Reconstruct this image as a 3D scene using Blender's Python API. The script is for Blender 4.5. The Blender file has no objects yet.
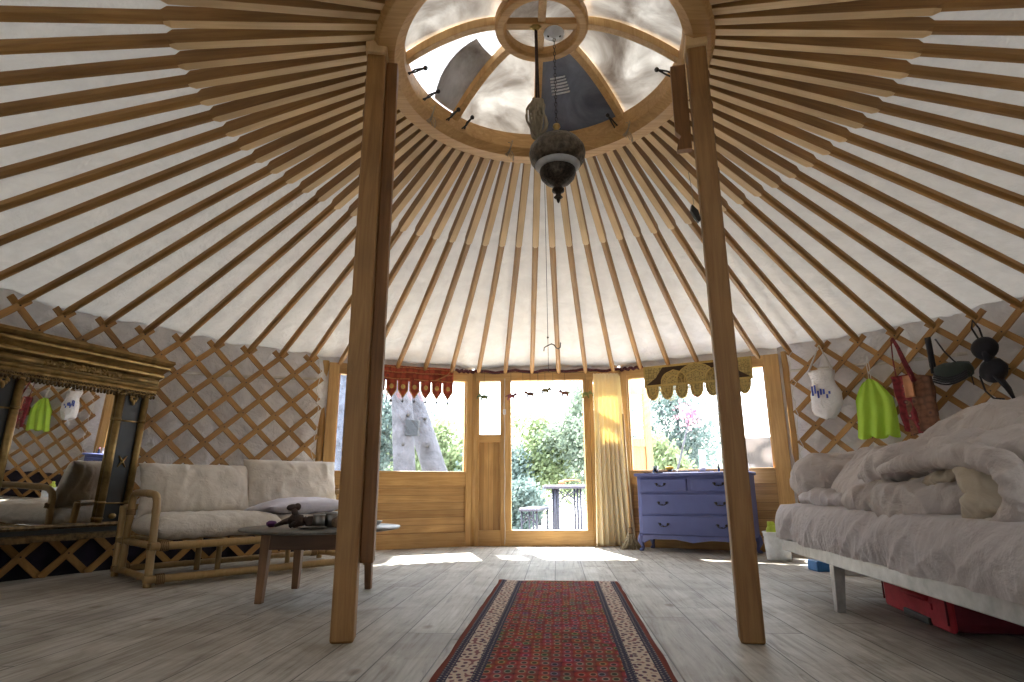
import bpy, math, random
from math import sin, cos, pi, radians as R, atan2, hypot
from mathutils import Vector as V, Matrix as M, noise as NZ
random.seed(7)
sc = bpy.context.scene
col = sc.collection
# ------------------------------------------------------------------ camera, sky, sun, exposure
F_PX, PITCH, ROLL = 590.7, .2475, -.005
cd = bpy.data.cameras.new('camera'); cam = bpy.data.objects.new('camera', cd); col.objects.link(cam)
cd.sensor_width = 36; cd.lens = F_PX/1024*36; cd.clip_start = .02; cd.clip_end = 300
_f = V((0, cos(PITCH), sin(PITCH))); _u = V((0, -sin(PITCH), cos(PITCH))); _r = V((1, 0, 0))
CR = cos(ROLL)*_r + sin(ROLL)*_u; CU = -sin(ROLL)*_r + cos(ROLL)*_u
cam.matrix_world = M(((CR.x, CU.x, -_f.x, 0), (CR.y, CU.y, -_f.y, 0), (CR.z, CU.z, -_f.z, .55), (0, 0, 0, 1)))
sc.camera = cam
w = bpy.data.worlds.new('sky'); sc.world = w; w.use_nodes = True
bg = w.node_tree.nodes['Background']; bg.inputs[0].default_value = (.82, .91, 1, 1); bg.inputs[1].default_value = 2.2
sd = bpy.data.lights.new('sun', 'SUN'); sd.energy = 7.5; sd.angle = R(.8); sd.color = (1, .96, .88)
so = bpy.data.objects.new('sun', sd); col.objects.link(so)
so.rotation_euler = V((-.28, 1.32, 1.7)).to_track_quat('Z', 'Y').to_euler()
vs = sc.view_settings
vs.view_transform = 'Standard'; vs.look = 'None'; vs.gamma = 1; vs.use_curve_mapping = False; vs.exposure = 2.2
try:
    sc.cycles.use_denoising = True; sc.cycles.denoiser = 'OPENIMAGEDENOISE'
    sc.cycles.max_bounces = 10; sc.cycles.diffuse_bounces = 6; sc.cycles.transparent_max_bounces = 12
    sc.cycles.sample_clamp_indirect = 8; sc.cycles.caustics_reflective = False; sc.cycles.caustics_refractive = False
except Exception: pass

# ------------------------------------------------------------------ geometry facts
X0, Y0, RW, HW = .163, 2.605, 3.70, 1.79
def pol(az, r, z=None):
    a = R(az); x, y = X0+r*sin(a), Y0+r*cos(a)
    return V((x, y)) if z is None else V((x, y, z))
KA, KB, KC, KD = pol(-32, 3.76), pol(-8.8, 3.8), pol(15.1, 3.8), pol(39.6, 3.76)
def project(P):
    d = V(P)-V((0, 0, .55)); z = d.dot(_f)
    if z < .05: return None
    return 512+F_PX*d.dot(CR)/z, 341-F_PX*d.dot(CU)/z

# ------------------------------------------------------------------ materials
class NT:
    def __init__(s, name):
        s.m = bpy.data.materials.new(name); s.m.use_nodes = True; s.t = s.m.node_tree
        s.b = s.t.nodes['Principled BSDF']; s.out = s.t.nodes['Material Output']
    def n(s, typ, **k):
        nd = s.t.nodes.new(typ)
        for a, b in k.items():
            if a.startswith('i_'): nd.inputs[a[2:].replace('_', ' ')].default_value = b
            else: setattr(nd, a, b)
        return nd
    def l(s, a, b): s.t.links.new(a, b)
    def co(s, sx=1, sy=1, sz=1, src='Object'):
        tc = s.n('ShaderNodeTexCoord'); mp = s.n('ShaderNodeMapping'); mp.inputs['Scale'].default_value = (sx, sy, sz)
        s.l(tc.outputs[src], mp.inputs[0]); return mp.outputs[0]
    def noise(s, v, scale=5, detail=4, rough=.6, dist=0):
        n = s.n('ShaderNodeTexNoise'); n.inputs['Scale'].default_value = scale; n.inputs['Detail'].default_value = detail
        n.inputs['Roughness'].default_value = rough; n.inputs['Distortion'].default_value = dist
        s.l(v, n.inputs['Vector']); return n.outputs[0]
    def ramp(s, v, stops, interp='LINEAR'):
        r = s.n('ShaderNodeValToRGB'); e = r.color_ramp; e.interpolation = interp
        while len(e.elements) < len(stops): e.elements.new(.5)
        for el, (p, c) in zip(e.elements, stops):
            el.position = p; el.color = (*c, 1) if len(c) == 3 else c
        s.l(v, r.inputs[0]); return r.outputs[0]
    def mix(s, f, a, b, mode='MIX'):
        m = s.n('ShaderNodeMixRGB', blend_type=mode)
        for i, x in enumerate((f, a, b)):
            if hasattr(x, 'links'): s.l(x, m.inputs[i])
            else: m.inputs[i].default_value = x if i == 0 else (*x, 1)
        return m.outputs[0]
    def math(s, op, a, b=0):
        m = s.n('ShaderNodeMath', operation=op)
        for i, x in enumerate((a, b)):
            if hasattr(x, 'links'): s.l(x, m.inputs[i])
            else: m.inputs[i].default_value = x
        return m.outputs[0]
    def bump(s, h, strength=.3, dist=.01):
        b = s.n('ShaderNodeBump'); b.inputs['Strength'].default_value = strength; b.inputs['Distance'].default_value = dist
        s.l(h, b.inputs['Height']); s.l(b.outputs[0], s.b.inputs['Normal']); return b.outputs[0]
    def color(s, c):
        if hasattr(c, 'links'): s.l(c, s.b.inputs['Base Color'])
        else: s.b.inputs['Base Color'].default_value = (*c, 1)
    def rough(s, r): s.b.inputs['Roughness'].default_value = r

def wood(name, c1, c2, axis='z', rough=.55, sc_=1, planks=None, vary=.25):
    t = NT(name); k = [22*sc_]*3; k['xyz'.index(axis)] = 1.3*sc_
    oi = t.n('ShaderNodeObjectInfo'); tc = t.n('ShaderNodeTexCoord')
    add = t.n('ShaderNodeVectorMath', operation='ADD'); cx = t.n('ShaderNodeCombineXYZ')
    t.l(t.math('MULTIPLY', oi.outputs['Random'], 37.0), cx.inputs[0]); t.l(t.math('MULTIPLY', oi.outputs['Random'], 11.0), cx.inputs[2])
    t.l(tc.outputs['Object'], add.inputs[0]); t.l(cx.outputs[0], add.inputs[1])
    mp = t.n('ShaderNodeMapping'); mp.inputs['Scale'].default_value = k; t.l(add.outputs[0], mp.inputs[0])
    g = t.noise(mp.outputs[0], 1.6, 6, .65, 1.2)
    c = t.ramp(g, [(.3, c2), (.5, [(a+b)/2 for a, b in zip(c1, c2)]), (.7, c1)])
    big = t.noise(add.outputs[0], 2.3, 2, .5)
    dk = t.ramp(big, [(.35, (1-vary,)*3), (.65, (1, 1, 1))])
    c = t.mix(1, c, dk, 'MULTIPLY')
    rv = t.ramp(oi.outputs['Random'], [(0, (1-vary*.8, 1-vary*.9, 1-vary)), (1, (1, 1, 1))])
    c = t.mix(1, c, rv, 'MULTIPLY')
    if planks:   # (axis across the boards, board width): thin dark joint between boards
        ax, wd = planks
        sp = t.n('ShaderNodeSeparateXYZ'); t.l(tc.outputs['Object'], sp.inputs[0])
        q = t.math('DIVIDE', sp.outputs['XYZ'.index(ax.upper())], wd)
        fr = t.math('FRACT', q); fl = t.math('FLOOR', q)
        j = t.ramp(fr, [(0, (.35,)*3), (.05, (1,)*3), (.95, (1,)*3), (1, (.35,)*3)])
        c = t.mix(1, c, j, 'MULTIPLY')
        wn = t.n('ShaderNodeTexWhiteNoise', noise_dimensions='1D'); t.l(fl, wn.inputs['W'])
        c = t.mix(1, c, t.ramp(wn.outputs[0], [(0, (.72, .68, .62)), (1, (1.0, 1.0, 1.0))]), 'MULTIPLY')
    t.color(c); t.rough(rough); t.bump(g, .15, .003)
    return t.m

def plain(name, c, rough=.6, metal=0, bump=None, var=.12, scale=20):
    t = NT(name); v = t.co(); n = t.noise(v, scale, 3)
    t.color(t.mix(1, c, t.ramp(n, [(.3, (1-var*2,)*3), (.7, (1, 1, 1))]), 'MULTIPLY')); t.rough(rough)
    t.b.inputs['Metallic'].default_value = metal
    if bump: t.bump(t.noise(v, bump[0], 4), bump[1], bump[2])
    return t.m

def cloth(name, c, c2=None, trans=.0, bump=.4, bscale=14, weave=0, tcol=None, rough=.95, dist=.012):
    t = NT(name); v = t.co(); n = t.noise(v, 6, 4, .6, .6); c2 = c2 or [x*.82 for x in c]
    t.color(t.ramp(n, [(.3, c2), (.7, c)])); t.rough(rough)
    wv = t.noise(v, bscale, 5, .55, .35); nb = t.bump(wv, bump, dist)
    if 'Sheen Weight' in t.b.inputs: t.b.inputs['Sheen Weight'].default_value = .15
    t.b.inputs['Specular IOR Level'].default_value = .15
    if trans:
        tr = t.n('ShaderNodeBsdfTranslucent'); tr.inputs[0].default_value = (*(tcol or c), 1); t.l(nb, tr.inputs['Normal'])
        mx = t.n('ShaderNodeMixShader'); mx.inputs[0].default_value = trans
        t.l(t.b.outputs[0], mx.inputs[1]); t.l(tr.outputs[0], mx.inputs[2]); t.l(mx.outputs[0], t.out.inputs[0])
    return t.m

PINE1, PINE2 = (.78, .50, .20), (.56, .31, .10)
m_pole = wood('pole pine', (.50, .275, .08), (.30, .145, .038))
m_polex = wood('pole pine sawn and lit', (.86, .62, .33), (.72, .48, .22))
m_post = wood('post pine', (.45, .245, .085), (.27, .13, .04), vary=.25)
m_postd = wood('post board pine', (.34, .155, .045), (.19, .08, .024))
m_ring = wood('ring pine', (.66, .40, .15), (.44, .235, .07), 'x', vary=.15)
m_lath = wood('lath pine', (.52, .29, .09), (.33, .165, .045), sc_=.8)
m_fz = wood('frame pine upright', PINE1, PINE2, 'z', .45)
m_fx = wood('frame pine rail', PINE1, PINE2, 'x', .45)
m_bx = wood('pine boards level', (.78, .49, .20), (.52, .28, .09), 'x', .45, planks=('z', .072))
m_bz = wood('pine boards upright', (.74, .46, .18), (.52, .28, .09), 'z', .45, planks=('x', .055))
m_door = wood('door leaf pine', (.78, .5, .25), (.62, .36, .15), 'z', .5)
m_tabw = wood('table wood', (.30, .15, .065), (.17, .08, .035), 'z', .45)
m_tabr = wood('table edge wood', (.17, .08, .035), (.09, .04, .018), 'x', .45)
m_bolt = plain('bolt iron', (.06, .045, .035), .5, .6)
m_iron = plain('dark iron', (.05, .045, .04), .45, .8)
m_steel = plain('brushed steel', (.28, .27, .26), .28, .9)
m_brass = plain('aged brass', (.45, .33, .12), .35, .9)
m_lampm = plain('worn lamp metal', (.17, .14, .105), .5, .7, bump=(60, .9, .006), var=.35, scale=45)
m_lampd = plain('pierced dark lamp metal', (.075, .06, .045), .5, .7, bump=(90, .9, .005), var=.4, scale=70)
m_rope = plain('hemp rope', (.34, .28, .19), .95, bump=(120, .8, .004))
m_cord = plain('white cord', (.72, .70, .64), .9)
m_blkcord = plain('black cord', (.03, .03, .035), .8)
m_canvas_r = cloth('roof canvas', (.80, .79, .765), (.68, .67, .645), trans=.016, bump=1, bscale=3.2, tcol=(.86, .83, .78), dist=.06)
m_canvas_w = cloth('wall canvas', (.80, .79, .79), (.68, .67, .68), trans=.028, bump=1, bscale=5, tcol=(.80, .77, .74), dist=.06)
m_canvas_b = cloth('rear wall canvas', (.74, .72, .70), (.60, .58, .57), trans=.24, bump=.9, bscale=6, tcol=(.80, .77, .74), dist=.03)  # far more translucent than the side walls, added to pass fill light
m_dado = cloth('dark purple skirting cloth', (.035, .03, .05), (.02, .018, .026), bump=.8, bscale=8)
m_white = cloth('cream cotton cushion cover', (.72, .67, .60), (.62, .57, .50), bump=.75, bscale=13, dist=.015)
m_seat = cloth('fluffy cream seat cloth', (.74, .70, .64), (.60, .56, .50), bump=.6, bscale=38, dist=.012)
m_lilacp = cloth('pale lilac pillow cotton', (.70, .69, .76), (.60, .58, .68), bump=.4, bscale=9)
m_sheet = cloth('mauve grey sheet cotton', (.56, .525, .53), (.49, .45, .46), bump=1, bscale=6, dist=.035)
m_duvet = cloth('mauve grey duvet cotton', (.60, .55, .53), (.50, .45, .435), bump=1, bscale=7, dist=.035)
m_duvet_in = cloth('cream duvet lining', (.62, .55, .44), (.52, .45, .35), bump=.8, bscale=12)
m_curt = cloth('yellow cream curtain', (.95, .91, .78), (.92, .84, .60), trans=.42, bump=.2, bscale=8, tcol=(.97, .86, .52))
m_green = cloth('lime green cotton', (.50, .74, .11), (.40, .62, .07), trans=.25, bump=.5, bscale=9, tcol=(.6, .85, .12))
m_plastic = NT('thin white plastic')
_p = m_plastic; _p.color((.82, .82, .82)); _p.rough(.35); _p.bump(_p.noise(_p.co(), 22, 5, .6, 1.5), .8, .02)
_tr = _p.n('ShaderNodeBsdfTransparent'); _mx = _p.n('ShaderNodeMixShader'); _mx.inputs[0].default_value = .25
_p.l(_p.b.outputs[0], _mx.inputs[1]); _p.l(_tr.outputs[0], _mx.inputs[2]); _p.l(_mx.outputs[0], _p.out.inputs[0]); m_plastic = _p.m
m_bluem = plain('blue print', (.04, .08, .42), .5)
m_black = cloth('black fabric', (.025, .025, .032), (.015, .015, .02), bump=.5, bscale=20)
m_dkgreen = cloth('dark green satin', (.03, .045, .038), (.018, .025, .022), bump=.7, bscale=10, rough=.5)
m_red = plain('red suitcase cloth', (.50, .035, .05), .8, bump=(160, .3, .002))
m_redshade = plain('red suitcase cloth shaded', (.16, .015, .03), .85, bump=(160, .3, .002))  # suitcase red with the shadow on its end face put into the colour
m_dblue = plain('lilac blue chalk paint', (.13, .155, .37), .55, bump=(30, .08, .002), var=.06, scale=9)
m_dblued = plain('lilac blue drawer paint', (.105, .13, .33), .55, bump=(30, .08, .002), var=.06, scale=9)
m_gold = plain('antique gold leaf', (.40, .265, .10), .42, .75, bump=(45, .25, .004), var=.28, scale=16)
m_goldd = plain('dark antique gold', (.23, .15, .065), .5, .6, bump=(70, .6, .006), var=.4, scale=30)
m_blackp = plain('black lacquer panel', (.014, .016, .016), .5, bump=(8, .1, .005))
m_bamboo = wood('bamboo cane', (.52, .36, .16), (.40, .26, .10), 'z', .35, vary=.2)
m_bambood = plain('dark cane binding', (.24, .14, .055), .6, bump=(90, .4, .003))
m_stonetop = plain('grey stone table top', (.20, .195, .175), .4, var=.25, scale=30)
m_drift = plain('dark carved wood', (.085, .045, .035), .6, bump=(30, .6, .01), var=.4)
m_shellw = plain('streaked brown shell', (.34, .22, .13), .45, var=.4, scale=40)
m_purple = plain('purple cloth item', (.10, .02, .12), .7)
m_straw = plain('straw', (.50, .41, .27), .9, bump=(150, .5, .003), var=.25, scale=90)
m_cloudy = plain('cloudy lamp glass', (.42, .43, .44), .3)
m_enamel = plain('white enamel', (.70, .74, .78), .35)
m_wht = plain('white plastic', (.78, .78, .78), .4)
m_blueb = plain('blue plastic', (.05, .22, .55), .4)
m_limeb = plain('lime plastic', (.48, .58, .05), .45)
m_dkglass = plain('dark bottle', (.03, .035, .05), .15)
m_yel = plain('yellow sponge', (.75, .52, .08), .8)
m_pink = plain('pink plastic', (.75, .30, .33), .5)
m_bedrail = plain('pale aluminium bed rail', (.52, .52, .51), .35, .4, var=.15)
m_bark = plain('pale blue grey bark', (.085, .095, .13), .95, bump=(9, 1, .06), var=.3, scale=9)
m_bark2 = plain('grey pine bark', (.105, .105, .125), .95, bump=(7, 1, .06), var=.3, scale=7)
m_zinc = plain('grey metal box', (.014, .018, .024), .8, 0)
m_tabo = plain('slate grey outdoor metal', (.05, .055, .085), .5, .3)
m_tabot = plain('pale lilac outdoor top', (.17, .175, .25), .6)
m_orange = plain('terracotta brown wood', (.50, .22, .10), .6)

def leafmat(name, c1, c2):
    t = NT(name); oi = t.n('ShaderNodeObjectInfo')
    n = t.noise(t.co(), 3.5, 4); t.color(t.ramp(n, [(.3, c2), (.7, c1)])); t.rough(.7)
    tr = t.n('ShaderNodeBsdfTranslucent'); tr.inputs[0].default_value = (*c1, 1)
    mx = t.n('ShaderNodeMixShader'); mx.inputs[0].default_value = .4
    t.l(t.b.outputs[0], mx.inputs[1]); t.l(tr.outputs[0], mx.inputs[2]); t.l(mx.outputs[0], t.out.inputs[0]); return t.m
m_leaf = [leafmat('pale green leaves', (.22, .27, .20), (.10, .14, .105)), leafmat('blue green leaves', (.17, .23, .21), (.08, .12, .115)), leafmat('yellow green leaves', (.27, .33, .17), (.14, .19, .09))]
m_flower = leafmat('pink blossom', (.75, .28, .42), (.6, .2, .3))

def glassmat(name, tint=(1, 1, 1), gl=.07, rough=.02):
    t = NT(name); t.t.nodes.remove(t.b)
    a = t.n('ShaderNodeBsdfTransparent'); a.inputs[0].default_value = (*tint, 1)
    b = t.n('ShaderNodeBsdfGlossy'); b.inputs['Roughness'].default_value = rough
    mx = t.n('ShaderNodeMixShader'); mx.inputs[0].default_value = gl
    t.l(a.outputs[0], mx.inputs[1]); t.l(b.outputs[0], mx.inputs[2]); t.l(mx.outputs[0], t.out.inputs[0]); return t.m
m_glass = glassmat('window glass')
m_cup = glassmat('drinking glass', (.75, .8, .85), .25)
def pane(name, c1, c2, opaque, scale=3, glossy=.3):
    t = NT(name); n = t.noise(t.co(), scale, 5, .6, 1.0)
    cc = t.ramp(n, [(.32, c2), (.68, c1)]); t.color(cc); t.rough(.25)
    tr = t.n('ShaderNodeBsdfTranslucent'); t.l(cc, tr.inputs[0])
    mx = t.n('ShaderNodeMixShader'); mx.inputs[0].default_value = opaque
    t.l(tr.outputs[0], mx.inputs[1]); t.l(t.b.outputs[0], mx.inputs[2]); t.l(mx.outputs[0], t.out.inputs[0]); return t.m
m_pane = pane('dusty cloudy crown pane', (.60, .58, .55), (.22, .19, .165), .62, 3.2)
m_panew = pane('milky crown pane', (.80, .81, .84), (.55, .55, .56), .55, 2.0)
m_paneg = pane('dark grey crown pane', (.22, .23, .26), (.08, .085, .10), .85, 3.0)
t = NT('mirror glass'); t.color((.86, .88, .88)); t.rough(.01); t.b.inputs['Metallic'].default_value = 1; m_mirror = t.m

def floormat():
    t = NT('weathered floor planks'); tc = t.n('ShaderNodeTexCoord'); mp = t.n('ShaderNodeMapping'); mp.inputs['Rotation'].default_value = (0, 0, R(4.2))
    t.l(tc.outputs['Object'], mp.inputs[0]); sp = t.n('ShaderNodeSeparateXYZ'); t.l(mp.outputs[0], sp.inputs[0])
    q = t.math('DIVIDE', sp.outputs[0], .195); fr = t.math('FRACT', q); fl = t.math('FLOOR', q)
    wn = t.n('ShaderNodeTexWhiteNoise', noise_dimensions='1D'); t.l(fl, wn.inputs['W'])
    yy = t.math('ADD', sp.outputs[1], t.math('MULTIPLY', wn.outputs[0], 2.4)); q2 = t.math('DIVIDE', yy, 2.4)
    fr2 = t.math('FRACT', q2); fl2 = t.math('FLOOR', q2)
    w2 = t.n('ShaderNodeTexWhiteNoise', noise_dimensions='2D'); cv = t.n('ShaderNodeCombineXYZ'); t.l(fl, cv.inputs[0]); t.l(fl2, cv.inputs[1]); t.l(cv.outputs[0], w2.inputs['Vector'])
    gv = t.n('ShaderNodeCombineXYZ'); t.l(t.math('MULTIPLY', sp.outputs[0], 26), gv.inputs[0]); t.l(t.math('MULTIPLY', sp.outputs[1], 1.6), gv.inputs[1]); t.l(t.math('MULTIPLY', w2.outputs[0], 30), gv.inputs[2])
    g = t.noise(gv.outputs[0], 1.0, 7, .68, 1.6)
    c = t.ramp(g, [(.28, (.22, .195, .165)), (.45, (.47, .445, .40)), (.7, (.66, .635, .59))])
    c = t.mix(1, c, t.ramp(w2.outputs[0], [(0, (.72, .70, .68)), (1, (1, 1, 1))]), 'MULTIPLY')
    st = t.noise(mp.outputs[0], 3.2, 4, .6, .8); c = t.mix(1, c, t.ramp(st, [(.34, (.70, .67, .63)), (.6, (1, 1, 1))]), 'MULTIPLY')
    # knots and scuffs
    vo = t.n('ShaderNodeTexVoronoi'); kv = t.n('ShaderNodeCombineXYZ'); t.l(t.math('MULTIPLY', sp.outputs[0], 3.4), kv.inputs[0]); t.l(t.math('MULTIPLY', sp.outputs[1], 2.0), kv.inputs[1]); t.l(kv.outputs[0], vo.inputs['Vector']); vo.inputs['Scale'].default_value = 1
    c = t.mix(1, c, t.ramp(vo.outputs['Distance'], [(0, (.3, .25, .2)), (.07, (.75, .7, .65)), (.1, (1, 1, 1))]), 'MULTIPLY')
    j = t.ramp(fr, [(0, (.10,)*3), (.025, (1,)*3), (.985, (1,)*3), (1, (.10,)*3)]); j2 = t.ramp(fr2, [(0, (.15,)*3), (.004, (1,)*3)])
    c = t.mix(1, c, j, 'MULTIPLY'); c = t.mix(1, c, j2, 'MULTIPLY')
    t.color(c); t.rough(.62); t.bump(t.mix(1, t.mix(.5, g, st), j, 'MULTIPLY'), .35, .006); t.b.inputs['Specular IOR Level'].default_value = .35
    return t.m
m_floor = floormat()

def rugmat():
    t = NT('woven runner pattern'); tc = t.n('ShaderNodeTexCoord'); sp = t.n('ShaderNodeSeparateXYZ'); t.l(tc.outputs['Object'], sp.inputs[0])
    ax = t.math('ABSOLUTE', sp.outputs[0])
    def vor(sx, sy, rnd):
        mp = t.n('ShaderNodeMapping'); mp.inputs['Scale'].default_value = (sx, sy, 1); t.l(tc.outputs['Object'], mp.inputs[0])
        v = t.n('ShaderNodeTexVoronoi', voronoi_dimensions='2D'); v.inputs['Scale'].default_value = 1; v.inputs['Randomness'].default_value = rnd; t.l(mp.outputs[0], v.inputs['Vector']); return v
    vf = vor(28, 20, .3); field = t.ramp(vf.outputs['Distance'], [(0, (.07, .09, .08)), (.2, (.10, .06, .05)), (.27, (.50, .38, .30)), (.36, (.38, .10, .085)), (.6, (.30, .065, .06)), (.75, (.13, .035, .045))])
    jit = t.mix(.5, field, t.mix(1, field, vf.outputs['Color'], 'MULTIPLY'))
    vb = vor(34, 24, .8); cream = t.ramp(vb.outputs['Distance'], [(0, (.22, .05, .05)), (.2, (.08, .07, .12)), (.3, (.58, .47, .38)), (.58, (.60, .48, .39)), (.68, (.25, .12, .13))])
    vg = vor(62, 45, .1); guard = t.ramp(vg.outputs['Distance'], [(0, (.45, .38, .30)), (.3, (.05, .045, .08)), (.6, (.04, .035, .065)), (.7, (.30, .26, .24))])
    zone = t.n('ShaderNodeValToRGB'); z = zone.color_ramp; z.interpolation = 'CONSTANT'
    a = t.math('MULTIPLY', ax, 2.5)
    s1 = t.math('GREATER_THAN', ax, .215); s2 = t.math('GREATER_THAN', ax, .245); s3 = t.math('GREATER_THAN', ax, .315); s4 = t.math('GREATER_THAN', ax, .342)
    c = t.mix(s1, jit, guard); c = t.mix(s2, c, cream); c = t.mix(s3, c, guard); c = t.mix(s4, c, (.20, .05, .035))
    # end band with thin stripes
    ye = t.math('GREATER_THAN', sp.outputs[1], 1.285); c = t.mix(ye, c, (.42, .30, .26))
    t.color(c); t.rough(.97); t.bump(t.noise(t.co(), 160, 3), .5, .004); t.b.inputs['Specular IOR Level'].default_value = .05
    return t.m
m_rug = rugmat()

def embroid(name, base, a, b, scale=40):
    t = NT(name); v = t.co(); vo = t.n('ShaderNodeTexVoronoi'); vo.inputs['Scale'].default_value = scale; vo.inputs['Randomness'].default_value = .4; t.l(v, vo.inputs['Vector'])
    c = t.ramp(vo.outputs['Distance'], [(0, a), (.22, b), (.4, base), (.7, [x*.5 for x in base])]); t.color(c); t.rough(.9); t.bump(vo.outputs['Distance'], .5, .004); return t.m
m_redemb = embroid('red embroidered cloth', (.42, .07, .03), (.75, .50, .16), (.16, .03, .03), 17)
m_redemb2 = embroid('orange banded cloth', (.50, .20, .07), (.72, .52, .22), (.22, .05, .02), 36)
m_redbag = embroid('red and cream patterned cloth', (.26, .03, .04), (.62, .50, .38), (.10, .02, .03), 22)
m_brownbag = embroid('brown woven cloth', (.20, .09, .05), (.42, .26, .12), (.06, .03, .03), 26)
m_goldemb = embroid('gold embroidered cloth', (.46, .34, .11), (.66, .52, .20), (.14, .08, .03), 34)
m_golddk = cloth('dark brown velvet', (.06, .035, .02), bump=.2)
m_goldpip = plain('gold braid', (.52, .36, .10), .8)
m_band = embroid('dark red braided band', (.10, .02, .025), (.45, .28, .22), (.05, .02, .04), 60)
t = NT('bright pale ground'); t.color(t.ramp(t.noise(t.co(), .8, 5), [(.35, (.50, .48, .44)), (.65, (.66, .64, .60))])); t.rough(.95); m_ground = t.m
t = NT('hillside scrub'); t.color(t.ramp(t.noise(t.co(), .5, 6, .7), [(.35, (.035, .05, .035)), (.5, (.075, .10, .07)), (.66, (.16, .16, .13))])); t.rough(.95); m_hill = t.m
t = NT('pale rubble stone'); _v = t.n('ShaderNodeTexVoronoi'); _v.inputs['Scale'].default_value = 5; t.l(t.co(), _v.inputs['Vector'])
t.color(t.ramp(_v.outputs['Distance'], [(0, (.17, .135, .115)), (.5, (.12, .095, .08)), (.75, (.05, .04, .035))])); t.rough(.95); m_stone = t.m

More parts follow.
